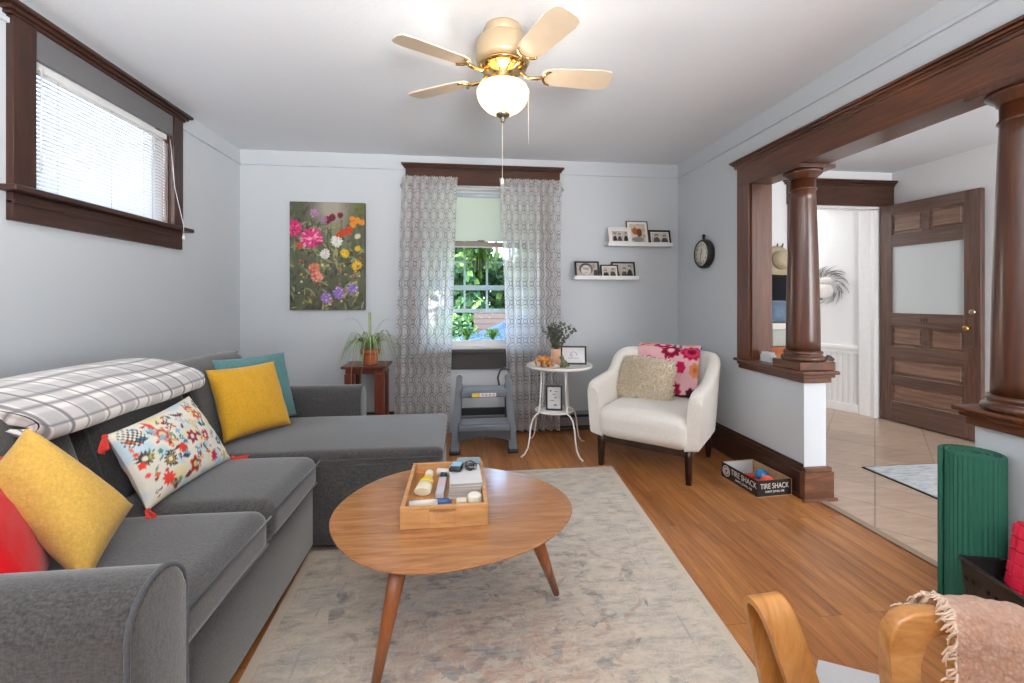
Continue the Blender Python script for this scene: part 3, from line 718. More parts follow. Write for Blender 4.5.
# ------------------------------------------------------------------ sofa
M_SOFA = fabric('charcoal grey upholstery', '#3d3b3a', .3, 800, .4, .95, .45)
M_PIPE = fabric('charcoal piping', '#434448', .1)
sofa = thing('sectional_sofa', 'charcoal grey sectional sofa with chaise along the left wall', 'sofa', (-1.1, 1.9, 0))
SEATZ = .475
b = MB(); b.box(-1.58, 1.03, .035, -.69, 2.16, .33, .015); b.box(-1.58, 2.138, .035, -.10, 2.81, .408, .012); build(b, 'base', M_SOFA, sofa, 40)
for x, y in ((-1.5, 1.1), (-.79, 1.1), (-.2, 2.22), (-.2, 2.75), (-1.5, 2.75)):
    b = MB(); b.box(x - .03, y - .03, .0005 if x < -.71 else RZ + .001, x + .03, y + .03, .036); build(b, 'foot', M_BLACK, sofa)
def soft_box(b, x0, y0, z0, x1, y1, z1, r=.05, crown=.02, n=12, seed=0, wr=.003, skew=0):
    """upholstered cushion: superellipse edges, domed top, slight unevenness"""
    cx, cy, cz = (x0 + x1) / 2, (y0 + y1) / 2, (z0 + z1) / 2; hx, hy, hz = (x1 - x0) / 2, (y1 - y0) / 2, (z1 - z0) / 2
    n0 = len(b.bm.verts); k0 = 2 * n + 2; vs = []; seen = {}
    def gv(i, j, k):
        key = (i, j, k)
        if key not in seen:
            v = b.bm.verts.new((2 * i / k0 - 1, 2 * j / k0 - 1, 2 * k / k0 - 1)); seen[key] = v; vs.append(v)
        return seen[key]
    for i in range(k0):
        for j in range(k0):
            for e_ in (0, k0):
                b.bm.faces.new((gv(i, j, e_), gv(i + 1, j, e_), gv(i + 1, j + 1, e_), gv(i, j + 1, e_)))
                b.bm.faces.new((gv(i, e_, j), gv(i + 1, e_, j), gv(i + 1, e_, j + 1), gv(i, e_, j + 1)))
                b.bm.faces.new((gv(e_, i, j), gv(e_, i + 1, j), gv(e_, i + 1, j + 1), gv(e_, i, j + 1)))
    for v in vs:
        p = Vector((v.co.x * hx, v.co.y * hy, v.co.z * hz))
        q = Vector((max(-hx + r, min(hx - r, p.x)), max(-hy + r, min(hy - r, p.y)), max(-hz + r, min(hz - r, p.z))))
        d = p - q
        if d.length > 1e-9: p = q + d.normalized() * r
        k = (1 - (p.x / hx) ** 2) * (1 - (p.y / hy) ** 2)
        if p.z > 0: p.z += crown * max(0, k) ** .6 * (p.z / hz)
        P = p + Vector((cx, cy, cz)); nn = mnoise.noise(P * 5 + Vector((seed, 0, 0)))
        P += Vector((1, 1, .6)) * nn * wr
        P.x += skew * (P.z - z0)
        v.co = P
        for f in v.link_faces: f.smooth = True
    return b
for y0, y1, nm in ((1.05, 1.605, 0), (1.612, 2.118, 3)):
    b = MB(); soft_box(b, -1.25, y0, .325, -.655, y1, SEATZ, .05, .012, 14, nm); o = build(b, 'seat_cushion', M_SOFA, sofa)
    q = MB(); zz = SEATZ - .028
    q.tube([(-.652, y0 + .02, zz), (-.648, y1 - .02, zz)], .004, 6); q.tube([(-.662, y0 + .02, .352), (-.658, y1 - .02, .352)], .004, 6); build(q, 'piping', M_PIPE, o)
b = MB(); soft_box(b, -1.25, 2.128, .402, -.09, 2.80, SEATZ, .026, .012, 20, 6); o = build(b, 'chaise_cushion', M_SOFA, sofa)
q = MB(); zz = .438
q.tube([(-.66, 2.128, zz), (-.125, 2.128, zz), (-.098, 2.14, zz), (-.089, 2.17, zz), (-.089, 2.76, zz)], .004, 6); build(q, 'piping', M_PIPE, o)
# back frame and back cushions (leaning)
b = MB(); b.box(-1.62, 1.03, .035, -1.46, 2.82, .76, .03, 3); build(b, 'back_frame', M_SOFA, sofa, 40)
def back_cushion(y0, y1, seed, top=.855):
    b = MB(); soft_box(b, -.12, y0, 0, .12, y1, .44, .06, .015, 12, seed, .006)
    Mb = Matrix.Translation((-1.275, 0, SEATZ - .03)) @ Matrix.Rotation(R(-17), 4, 'Y')
    b.transform(Mb); o = build(b, 'back_cushion', M_SOFA, sofa)
    q = MB(); q.tube([Mb @ Vector((.095, y0 + .03, .425)), Mb @ Vector((.095, y1 - .03, .425))], .004, 6); q.tube([Mb @ Vector((.12, y0 + .012, .03)), Mb @ Vector((.115, y0 + .012, .41))], .003, 6); build(q, 'piping', M_PIPE, o)
for y0, y1, sd in ((1.05, 1.60, 11), (1.605, 2.17, 14), (2.175, 2.78, 17)): back_cushion(y0, y1, sd)
# rounded arms; profile in y,z, extruded along x
def arm(y0, y1, x0, x1, name='arm'):
    h, w = .645, y1 - y0; r = w / 2; yc = (y0 + y1) / 2
    pr = [(y0 + .012, .035), (y0, .30)] + [(yc - r * cos(a) * (1.0), h - r + r * sin(a)) for a in [pi * k / 14 for k in range(15)]] + [(y1, .30), (y1 - .006, .035)]
    Ma = Matrix(((0, 0, 1, 0), (1, 0, 0, 0), (0, 1, 0, 0), (0, 0, 0, 1)))   # poly x->world y, poly y->world z, extrude->world x
    b = MB(); b.prism(pr, x0, x1, .012, 3, M=Ma); o = build(b, name, M_SOFA, sofa, 50)
    q = MB(); q.tube([(x1 - .004, y, z) for y, z in pr], .0055, 6, cap=False); build(q, 'piping', M_PIPE, o)
arm(.875, 1.045, -1.60, -.602)
arm(2.815, 2.985, -1.60, -.625)

# ------------------------------------------------------------------ cushions
def pillow(name, label, cat, mat, BL, BR, TR, TL, th=.075, n=26, seed=0, colf=None, group=None, pinch=.06, wr=.006, nu=None, nv=None):
    BL, BR, TR, TL = map(Vector, (BL, BR, TR, TL)); nrm = (BR - BL).cross(TL - BL).normalized()
    ctr = (BL + BR + TR + TL) / 4
    nu = nu or n; nv = nv or n
    b = MB(); UV = []
    def side(sg):
        def fn(u, v):
            a, c = 2 * u - 1, 2 * v - 1
            aa = a * (1 - pinch * (1 - c * c)); cc = c * (1 - pinch * (1 - a * a))
            uu, vv = (aa + 1) / 2, (cc + 1) / 2
            p = (BL * (1 - uu) + BR * uu) * (1 - vv) + (TL * (1 - uu) + TR * uu) * vv
            k = max(0, (1 - a * a) * (1 - c * c)) ** .45
            nn = mnoise.noise(Vector((a * 2.2 + seed, c * 2.2, sg * 3.0))) + .5 * mnoise.noise(Vector((a * 5 + seed, c * 5, sg * 5.0)))
            UV.append((u, v))
            return p + nrm * sg * (th * k + wr * nn * min(1, k * 3))
        return fn
    b.grid(side(1), nu, nv); b.grid(side(-1), nu, nv, flip=True)
    bmesh.ops.remove_doubles(b.bm, verts=b.bm.verts, dist=1e-5) if colf is None else None
    o = build(b, name, mat, fix=(colf is None))
    lo = min((BL, BR, TR, TL), key=lambda p: p.z)
    setorigin(o, (ctr.x, ctr.y, lo.z))
    if colf is not None:
        u = np.array([x for x, _ in UV]); v = np.array([y for _, y in UV]); set_cols(o, colf(u, v))
    tag(o, label, cat, group); return o
M_MUST = fabric('mustard yellow cotton', '#c8972b', .08, 700, .2)
M_MUST2 = fabric('soft gold cotton', '#c59d4c', .08, 700, .2)
M_TEAL = fabric('teal cotton', '#527b7c', .1, 700, .2)
M_RED = fabric('bright red cotton', '#b30d15', .06, 700, .15)
zs = .50
pillow('throw_pillow', 'mustard yellow square pillow leaning on a teal pillow', 'pillow', M_MUST, (-1.128, 2.238, zs), (-.93, 2.538, zs), (-1.06, 2.63, .84), (-1.255, 2.32, .84), .07, 28, 2)
pillow('throw_pillow', 'teal square pillow tucked behind the mustard yellow one', 'pillow', M_TEAL, (-1.18, 2.36, zs), (-.975, 2.745, zs), (-1.07, 2.80, .87), (-1.30, 2.43, .875), .06, 28, 5)
pillow('throw_pillow', 'soft gold pillow standing on one corner against the near sofa arm', 'pillow', M_MUST2, (-.925, 1.20, .478), (-.935, 1.375, .60), (-1.135, 1.29, .855), (-1.215, 1.25, .72), .08, 28, 8, pinch=.03)
pillow('throw_pillow', 'bright red pillow behind the soft gold pillow on the sofa', 'pillow', M_RED, (-.94, 1.085, .475), (-1.19, 1.44, .485), (-1.33, 1.43, .79), (-1.11, 1.075, .73), .045, 24, 9)
def floral(u, v):
    C = np.ones((len(u), 3)) * hexc('ebe6d8'); A = 1.6
    rs = np.random.RandomState(5); nz = vnoise(u * 6, v * 4, 1.5, 3)
    C = lay(C, (nz - .62) * 6, 'c9dde6')
    C = lay(C, (vnoise(u * 6, v * 4, 1.3, 9) - .68) * 6, 'e9dcae')
    pal = ['d8432f', 'b93a4c', '2f6f86', '7d9a74', '314a5a', 'e0b64f', '7f2f3d', '8fb7cc', 'd4683c', '4f7f70']
    for k in range(16):
        x, y = rs.uniform(.05, .95), rs.uniform(.08, .92)
        C = leaf(C, u, v, x, y, rs.uniform(.07, .12), rs.uniform(.02, .035), rs.uniform(0, 3.1), pal[rs.randint(len(pal))], A)
    for k in range(70):
        x, y = rs.uniform(.03, .97), rs.uniform(.05, .95)
        C = leaf(C, u, v, x, y, rs.uniform(.03, .06), rs.uniform(.012, .022), rs.uniform(0, 3.1), pal[rs.randint(len(pal))], A)
    for (x, y, r, p, c, h, g) in ((.3, .72, .12, 7, 'd89a86', 'e8d3a2', 'b3403c'), (.18, .2, .09, 9, 'd6402e', None, None), (.46, .18, .11, 5, 'c03a30', 'e6c05a', '3a3a3a'), (.55, .52, .1, 6, '8c3346', 'e6e0d0', None),
                              (.72, .45, .09, 8, 'c24a56', 'ecd9c8', '7c2230'), (.8, .75, .08, 6, 'cf5a44', 'f0e0b0', None), (.4, .45, .075, 9, 'd5402f', None, None), (.72, .15, .08, 8, 'c43050', None, None), (.9, .3, .07, 5, '356f86', 'e9e0cc', None), (.08, .55, .1, 12, '3a3a36', 'e9e3d3', None), (.25, .4, .1, 12, '2f3a34', 'ece3c8', 'd9a040')):
        C = flower(C, u, v, x, y, r, p, c, h, g, A)
    for k in range(34):
        C = flower(C, u, v, rs.uniform(.04, .96), rs.uniform(.06, .94), rs.uniform(.022, .05), rs.randint(4, 8), pal[rs.randint(len(pal))], ['f0e6d0', None][rs.randint(2)], None, A)
    for k in range(10):
        x, y, t = rs.uniform(.1, .9), rs.uniform(.15, .85), rs.uniform(0, 3.1); q = pal[rs.randint(len(pal))]
        for j in range(5):
            for w_ in (-1, 1): C = leaf(C, u, v, x + .028 * j * cos(t) / A + w_ * .014 * -sin(t), y + .028 * j * sin(t) + w_ * .014 * cos(t), .024, .009, t + w_ * .8, q, A)
    C = lay(C, np.where(np.hypot((u - .1) * A, v - .85) < .14, (np.sin(u * 180) * np.sin(v * 110) > .2) * .85, 0), '2e2b2a')
    return C
pl = pillow('throw_pillow', 'white rectangular pillow embroidered with colourful flowers and red tassels', 'pillow', painted('embroidered cotton', .95, .1, .1), (-1.04, 1.59, .485), (-1.015, 2.07, .485), (-1.19, 2.076, .765), (-1.17, 1.593, .74), .065, 26, 12, floral, nu=110, nv=72, wr=.004)
for (x, y, z), d in (((-1.17, 1.593, .74), (.02, -.03, -.03)), ((-1.04, 1.59, .485), (.03, -.03, .0)), ((-1.015, 2.07, .485), (.04, .012, .0))):
    b = MB(); rnd = random.Random(int(1000 * z + y))
    for k in range(16):
        j = Vector((rnd.uniform(-.012, .012), rnd.uniform(-.012, .012), rnd.uniform(-.006, .008)))
        p0 = Vector((x, y, z)); b.tube([p0, p0 + Vector(d) * .5 + j * .5, p0 + Vector(d) * 1.4 + j], [.002, .0028, .0025], 5)
    b.ball((x + d[0] * .2, y + d[1] * .2, z + d[2] * .2 + .003), .009, 2); build(b, 'tassel', fabric('red tassel wool', '#c93a2f', .1), pl)

# plaid blanket folded over the sofa back: a folded stack swept along y
def blanket():
    # cross-section polyline (x, z) of the folded layers, outer loop closed, draped over the cushion tops
    top = [(-1.60, .835), (-1.585, .885), (-1.53, .92), (-1.45, .935), (-1.36, .925), (-1.28, .895), (-1.215, .855), (-1.185, .815), (-1.19, .785), (-1.215, .775)]
    bot = [(-1.25, .795), (-1.30, .83), (-1.37, .85), (-1.45, .855), (-1.53, .85), (-1.575, .832)]
    prof = top + bot; n = len(prof)
    # spline-resample
    def cr(t):
        i = int(t) % n; f = t - int(t)
        p = [Vector((*prof[(i + k) % n], 0)) for k in (-1, 0, 1, 2)]
        return .5 * ((2 * p[1]) + (-p[0] + p[2]) * f + (2 * p[0] - 5 * p[1] + 4 * p[2] - p[3]) * f * f + (-p[0] + 3 * p[1] - 3 * p[2] + p[3]) * f ** 3)
    nu, nv = 96, 120; UV = []
    Ls = [0]; pv = cr(0)
    for k in range(1, nu + 1):
        q = cr(k / nu * n); Ls.append(Ls[-1] + (q - pv).length); pv = q
    def fn(u, v):
        p = cr((u % 1) * n); yb = .80 * v
        y = 1.335 + yb + (p.x + 1.4) * .32
        ends = min(v, 1 - v); k = 1 - .35 * max(0, 1 - ends / .03) ** 2
        cx, cz = -1.38, .87
        x = cx + (p.x - cx) * (1 - (1 - k) * .25); z = cz + (p.y - cz) * k
        w = mnoise.noise(Vector((x * 4, y * 4, z * 4))) * .008
        UV.append((Ls[int(round(u * nu)) % nu], yb)); return (x + w * .4, y, z + w)
    b = MB(); b.grid(fn, nu, nv, cu=True)
    # spiral fold ends
    for v, sg in ((0, -1), (1, 1)):
        ring = [Vector(fn(k / nu, v)) for k in range(nu)]
        c = sum(ring, Vector()) / nu; UV_n = len(UV)
        UV[:] = UV[:-nu]
        prev = None
        for s_ in (1, .8, .6, .4, .2):
            cur = []
            for k in range(nu):
                mid = Vector((ring[k].x, c.y + (ring[k].x - c.x) * .32, c.z + (ring[k].z - c.z) * .0))
                q = c + (ring[k] - c) * s_; q = Vector((c.x + (ring[k].x - c.x) * (1 - (1 - s_) * .25), ring[k].y, (c.z - (ring[k].x - c.x) * .22) * (1 - s_) + ring[k].z * s_))
                q.y += sg * (.012 * abs(sin(s_ * 14)) - .006)
                cur.append(b.bm.verts.new(q)); UV.append((Ls[k], (1 - s_) * .25))
            if prev:
                for k in range(nu):
                    f = b.bm.faces.new((prev[k], prev[(k + 1) % nu], cur[(k + 1) % nu], cur[k])); f.smooth = True
            prev = cur
    o = build(b, 'plaid_blanket', painted('fleece plaid', 1, .05, .15, .3))
    s_ = np.array([a for a, _ in UV]); t_ = np.array([c for _, c in UV])
    C = np.ones((len(s_), 3)) * hexc('f4eeea')
    def band(x, per, off, w): return (np.abs(((x - off + per / 2) % per) - per / 2) < w).astype(float)
    C = lay(C, band(t_, .135, .05, .026) * .38, '9a9798'); C = lay(C, band(s_, .135, .07, .026) * .36, '9a9798')
    for x in (s_, t_):
        C = lay(C, band(x, .135, .01, .0045) * .85, '6d696b'); C = lay(C, band(x, .135, .09, .0045) * .85, '6d696b')
    set_cols(o, C); setorigin(o, (-1.38, 1.8, .85))
    tag(o, 'white and grey plaid fleece blanket folded over the sofa back', 'blanket')
blanket()

# ------------------------------------------------------------------ coffee table
M_TEAK = wood('honey walnut veneer', '#7a4d2b', '#97653d', '#ae7b51', (.12, 1, 1), 26, .17, .5, .02, .2)
M_TEAKL = wood('honey walnut legs', '#6a3617', '#8d4f27', '#a4663a', (1, 1, .08), 26, .35)
tab = thing('coffee_table', 'rounded triangular wooden coffee table on three splayed legs', 'table', (0, 1.62, RZ))
pts = [(-.428, 1.506), (-.455, 1.62), (-.43, 1.76), (-.36, 1.895), (-.245, 1.99), (-.099, 2.03), (.05, 2.005), (.2, 1.93), (.33, 1.82), (.392, 1.70), (.40, 1.575), (.344, 1.45), (.239, 1.341), (.08, 1.271), (-.089, 1.240), (-.215, 1.258), (-.345, 1.354)]
def smooth_poly(p, n):
    out = []; m = len(p)
    for k in range(n):
        t = k / n * m; i = int(t); f = t - i
        q = [Vector((*p[(i + j) % m], 0)) for j in (-1, 0, 1, 2)]
        c = .5 * ((2 * q[1]) + (-q[0] + q[2]) * f + (2 * q[0] - 5 * q[1] + 4 * q[2] - q[3]) * f * f + (-q[0] + 3 * q[1] - 3 * q[2] + q[3]) * f ** 3)
        out.append((c.x, c.y))
    return out
pts = smooth_poly(pts, 96)
# relax the outline so it is one even curve
for _ in range(30): pts = [((pts[i - 1][0] + 2 * pts[i][0] + pts[(i + 1) % 96][0]) / 4, (pts[i - 1][1] + 2 * pts[i][1] + pts[(i + 1) % 96][1]) / 4) for i in range(96)]
TZ = .43
b = MB()
cxy = (-.02, 1.62)
ins = lambda k: [(cxy[0] + (x - cxy[0]) * k * 1.035, cxy[1] + (y - cxy[1]) * k * 1.03) for x, y in pts]
prs = [(ins(.90), TZ - .026), (ins(.985), TZ - .010), (ins(.997), TZ - .006), (ins(1.0), TZ - .003), (ins(.997), TZ)]
rings = [[b.bm.verts.new((x, y, z)) for x, y in r] for r, z in prs]
for a, c in zip(rings, rings[1:]):
    for k in range(96): b.bm.faces.new((a[k], a[(k + 1) % 96], c[(k + 1) % 96], c[k]))
b.bm.faces.new(rings[0][::-1]); b.bm.faces.new(rings[-1])
build(b, 'table_top', M_TEAK, tab, 35)
for top, foot in (((-.185, 1.335), (-.255, 1.335 - .0)), ((.24, 1.50), (.375, 1.728)), ((-.12, 1.86), (-.2, 1.97))):
    if foot[0] < -.24: foot = (-.262, 1.34)
    b = MB(); b.tube([(foot[0], foot[1], RZ + .004), (top[0], top[1], TZ - .024)], [.0125, .027], 14); build(b, 'leg', M_TEAKL, tab)

# tray: an old drawer used as a tray
M_PINE = wood('pine box', '#9c6b3e', '#bf8c58', '#d6a974', (.12, 1, 1), 24, .5)
tray = thing('wooden_tray', 'shallow pine drawer used as a tray on the coffee table', 'tray', (-.056, 1.68, TZ))
tx0, tx1, ty0, ty1, tz0, tz1 = -.203, .087, 1.478, 1.88, TZ + .0005, TZ + .072
b = MB(); b.box(tx0 + .014, ty0 + .014, tz0 + .024, tx1 - .014, ty1 - .014, tz0 + .0335); build(b, 'bottom', wood('pine bottom', '#8a5a30', '#a8753f', '#c2915c', (1, .12, 1), 24, .5), tray)
b = MB(); b.box(tx0, ty0 + .014, tz0, tx0 + .014, ty1 - .014, tz1, .0015, 1); b.box(tx1 - .014, ty0 + .014, tz0, tx1, ty1 - .014, tz1, .0015, 1); b.box(tx0, ty1 - .014, tz0, tx1, ty1, tz1, .0015, 1); build(b, 'side', M_PINE, tray)
# front board with scooped finger hole
b = MB(); hx0, hx1, hz0, hz1 = -.108, -.022, TZ + .046, TZ + .063
b.box(tx0, ty0, tz0, hx0, ty0 + .014, tz1, .001, 1); b.box(hx1, ty0, tz0, tx1, ty0 + .014, tz1, .001, 1)
b.box(hx0, ty0, hz1, hx1, ty0 + .014, tz1)
for k in range(8):
    x0 = hx0 + (hx1 - hx0) * k / 8; x1 = hx0 + (hx1 - hx0) * (k + 1) / 8; t = (k + .5) / 8 * 2 - 1
    b.box(x0, ty0, tz0, x1, ty0 + .014, hz1 - (hz1 - hz0) * math.sqrt(max(.02, 1 - t * t)))
build(b, 'front', M_PINE, tray)
ZT = tz0 + .034
# things in the tray
def bx(name, label, cat, mat, x0, y0, z0, x1, y1, z1, rz=0, bev=.002, **kw):
    c = Vector(((x0 + x1) / 2, (y0 + y1) / 2, z0)); b = MB()
    b.box(x0 - c.x, y0 - c.y, 0, x1 - c.x, y1 - c.y, z1 - z0, bev, 2)
    o = build(b, name, mat); o.location = c; o.rotation_euler = (0, 0, rz); MW[o.name] = Matrix.Translation(c) @ Matrix.Rotation(rz, 4, 'Z')
    return tag(o, label, cat, **kw)
# yellow lotion bottle, lying
bt = thing('lotion_bottle', 'yellow and white lotion bottle standing in the tray', 'bottle', (-.148, 1.70, ZT), R(-8))
Mb = Matrix.Translation((-.145, 1.64, ZT + .018)) @ Matrix.Rotation(R(-8), 4, 'Z') @ Matrix.Rotation(R(-82), 4, 'X')
b = MB(); b.lathe([(.030, 0), (.031, .004), (.030, .03), (.028, .055)], n=24, sx=1, sy=.5, M=Mb); build(b, 'label_band', plain('pale label', '#e6dcc0', .5), bt)
b = MB(); b.lathe([(.028, .055), (.026, .075), (.020, .09), (.013, .098), (.012, .106)], n=24, sx=1, sy=.55, M=Mb); build(b, 'body', plain('yellow lotion', '#d8b42c', .35), bt)
b = MB(); b.lathe([(.015, .106), (.016, .108), (.016, .13), (.013, .134)], n=20, M=Mb); build(b, 'cap', plain('white cap', '#ece9df', .4), bt)
# stack of booklets
bk_cols = ('#b7b0ad', '#8f8990', '#a7a19d', '#c3bcb7', '#d9d6d4'); z = ZT
lab = ['grey booklet at the bottom of the pile in the tray', 'mauve grey booklet second from the bottom of the tray pile', 'beige grey booklet in the middle of the tray pile', 'pale booklet second from the top of the tray pile', 'white topped booklet on top of the tray pile']
for k in range(5):
    h = .011
    o = thing('booklet', lab[k], 'book', (.012, 1.70, z), R(-3 + 1.3 * k), group='booklets piled in the tray')
    b = MB(); b.box(-.057, -.088, .0015, .057, .088, h - .0015); build(b, 'pages', plain('paper edge', '#b5aea8', .9), o, world=False)
    b = MB(); b.box(-.059, -.09, 0, .06, .09, .0014); b.box(-.059, -.09, h - .0014, .06, .09, h - .0001); build(b, 'cover', plain('cover ' + str(k), bk_cols[k], .4), o, world=False)
    z += h
ztop = z
o = bx('magazine', 'dark grey card lying at the back of the booklet pile', 'card', plain('slate card', '#76797e', .4), -.02, 1.79, ztop, .075, 1.868, ztop + .002, R(-2), .0005)
# blue puck (small alarm clock / pocket game)
o = thing('pocket_gadget', 'small black gadget with pale blue face on the booklets', 'gadget', (-.022, 1.745, ztop), R(-12))
b = MB(); b.box(-.024, -.034, .0005, .024, .034, .018, .007, 3); build(b, 'case', M_BLACK, o, 40, world=False)
b = MB(); b.box(-.019, -.016, .018, .019, .028, .0195, .001, 1); build(b, 'screen', plain('pale blue face', '#7fa6bf', .3, var=.3, scale=120), o, world=False)
# keys / headphones bundle
o = thing('earphones', 'tangled dark earphones lying on the booklets', 'earphones', (.035, 1.75, ztop))
b = MB(); rnd = random.Random(9); pts_ = []
for k in range(60):
    a = k * .62; pts_.append((.034 + (.012 + .012 * abs(sin(k * .37))) * cos(a), 1.752 + (.022 + .016 * sin(k * .23)) * sin(a), ztop + .004 + .014 * (.5 + .5 * sin(k * .41))))
b.tube(pts_, .0022, 6); build(b, 'cord', plain('dark cord', '#3b3536', .5), o)
for q in ((.02, 1.77), (.05, 1.735)):
    b = MB(); b.ball((*q, ztop + .008), .008, 2); build(b, 'earbud', plain('pewter bud', '#85838a', .3, .6), o)
o = thing('plastic_case', 'pale narrow case beside the booklets in the tray', 'box', (-.078, 1.70, ZT), R(-2))
b = MB(); b.box(-.016, -.08, 0, .016, .07, .02, .003); build(b, 'body', plain('frosted plastic', '#b9b7c2', .3), o, world=False)
b = MB(); b.box(-.014, -.02, .0201, .014, .05, .0215, .0005, 1); build(b, 'label', plain('pinkish label', '#cfb8bd', .5), o, world=False)
o = thing('plastic_tube', 'white and black cylinder lying at the back of the tray', 'tube', (-.075, 1.825, ZT))
b = MB(); b.tube([(-.1, 1.83, ZT + .016), (-.045, 1.815, ZT + .016)], .015, 16); build(b, 'body', plain('white plastic', '#e8e7e4', .4), o)
b = MB(); b.tube([(-.06, 1.80, ZT + .012), (-.085, 1.806, ZT + .012)], .011, 16); build(b, 'cap', plain('dark cap', '#35373a', .4), o)
mk = thing('marker_pen', 'white marker with blue cap lying inside the tray front', 'marker', (-.1, 1.517, ZT))
b = MB(); b.tube([(-.182, 1.555, ZT + .013), (-.085, 1.56, ZT + .013)], .012, 16); build(b, 'barrel', plain('white barrel', '#e3e1db', .4), mk)
b = MB(); b.tube([(-.085, 1.56, ZT + .013), (-.045, 1.562, ZT + .013)], .0125, 16); b.tube([(-.045, 1.562, ZT + .013), (-.035, 1.5625, ZT + .013)], .007, 12); build(b, 'cap', plain('navy cap', '#2c4c7c', .35), mk)
b = MB(); b.lathe([(.022, 0), (.025, .004), (.025, .034), (.022, .038), (.018, .040)], (.044, 1.555, ZT), 24); o = build(b, 'cream_jar', plain('ivory plastic', '#efe9d8', .35)); setorigin(o, (.044, 1.555, ZT)); tag(o, 'round ivory jar in the front corner of the tray', 'jar')
o = bx('tealight', 'small ivory box beside the round jar in the tray', 'box', plain('ivory box', '#e7dfc8', .5), -.02, 1.535, ZT, .016, 1.565, ZT + .026, 0, .004)

# ------------------------------------------------------------------ armchair
ac = thing('armchair', 'cream upholstered armchair on dark legs in the corner', 'armchair', (1.42, 3.097, 0), R(-41.7))
M_CREAM = fabric('cream upholstery', '#ece8e0', .04, 900, .12)
M_DLEG = wood('espresso legs', '#1d0f0c', '#2e1913', '#40251b', (1, 1, .1), 24, .3)
path = []; hw, yb_, rc = .35, .355, .20
for k in range(14): path.append((-hw, -.345 + (yb_ - rc + .345) * k / 14, -1, 0))
for k in range(11): a = pi / 2 * k / 10; path.append((-hw + rc - rc * cos(a), yb_ - rc + rc * sin(a), -cos(a), sin(a)))
for k in range(1, 14): path.append((-hw + rc + (2 * hw - 2 * rc) * k / 14, yb_, 0, 1))
for k in range(11): a = pi / 2 * k / 10; path.append((hw - rc + rc * sin(a), yb_ - rc + rc * cos(a), sin(a), cos(a)))
for k in range(1, 15): path.append((hw, yb_ - rc - (yb_ - rc + .345) * k / 14, 1, 0))
def hgt(y):
    t = min(1, max(0, (y + .02) / .30)); t = t * t * (3 - 2 * t)
    f = min(1, max(0, (y + .345) / .09)); f = math.sqrt(max(0, 1 - (1 - f) ** 2))
    return (.575 + .03 * f + .035 * min(1, max(0, (y + .345) / .35))) * (1 - t) + .795 * t
npf = 20
def shell(u, v):
    i = min(len(path) - 1, int(round(u * (len(path) - 1)))); x, y, nx, ny = path[i]; h = hgt(y)
    t = .085; a = v * 2 * pi
    # closed section: inner bottom -> inner top -> round -> outer top -> outer bottom
    zb2 = .215; L = h - zb2
    s_ = v * 2
    if s_ <= .86: w, z = -t / 2, zb2 + (L - t / 2) * s_ / .86
    elif s_ < 1.14: q = (s_ - .86) / .28 * pi; w, z = -t / 2 * cos(q), h - t / 2 + t / 2 * sin(q)
    else: w, z = t / 2, zb2 + (L - t / 2) * (2 - s_) / .86
    fl = (z - zb2) / .58
    out = -.03 + .045 * fl ** .8 if ny < .9 else -.02 + .06 * fl
    w += out
    if w < 0: pass
    e = min(u, 1 - u) * (len(path) - 1)
    return (x + nx * w, y + ny * w - (.02 * fl if False else 0), z)
b = MB(); V = b.grid(shell, len(path) - 1, 44, cv=True)
for ring in (V[0], V[-1]):
    c = Vector((0, 0, 0))
    for v in ring: c += v.co
    f = b.bm.faces.new(ring)
bmesh.ops.bevel(b.bm, geom=list({e for r_ in (V[0], V[-1]) for v in r_ for e in v.link_edges if e.other_vert(v) in r_}), offset=.018, segments=3, affect='EDGES', clamp_overlap=True)
build(b, 'shell', M_CREAM, ac, 60, world=False)
b = MB(); soft_box(b, -.315, -.375, .215, .315, .30, .425, .075, .03, 14, 4, .003); build(b, 'seat', M_CREAM, ac, world=False)
b = MB(); b.box(-.315, -.32, .175, .315, -.285, .222, .004); b.box(-.315, .255, .175, .315, .29, .222, .004); b.box(-.315, -.285, .175, -.28, .255, .222, .004); b.box(.28, -.285, .175, .315, .255, .222, .004); build(b, 'apron', M_DLEG, ac, world=False)
for sx in (-1, 1):
    for y, k in ((-.303, .0), (.272, .03)):
        b = MB()
        b.tube([(sx * .300, y + k, 0), (sx * .298, y, .175), (sx * .298, y, .222)], [.021, .029, .029], 4); b.transform(Matrix())
        build(b, 'leg', M_DLEG, ac, world=False)
def acw(x, y, z): return MW[ac.name] @ Vector((x, y, z))
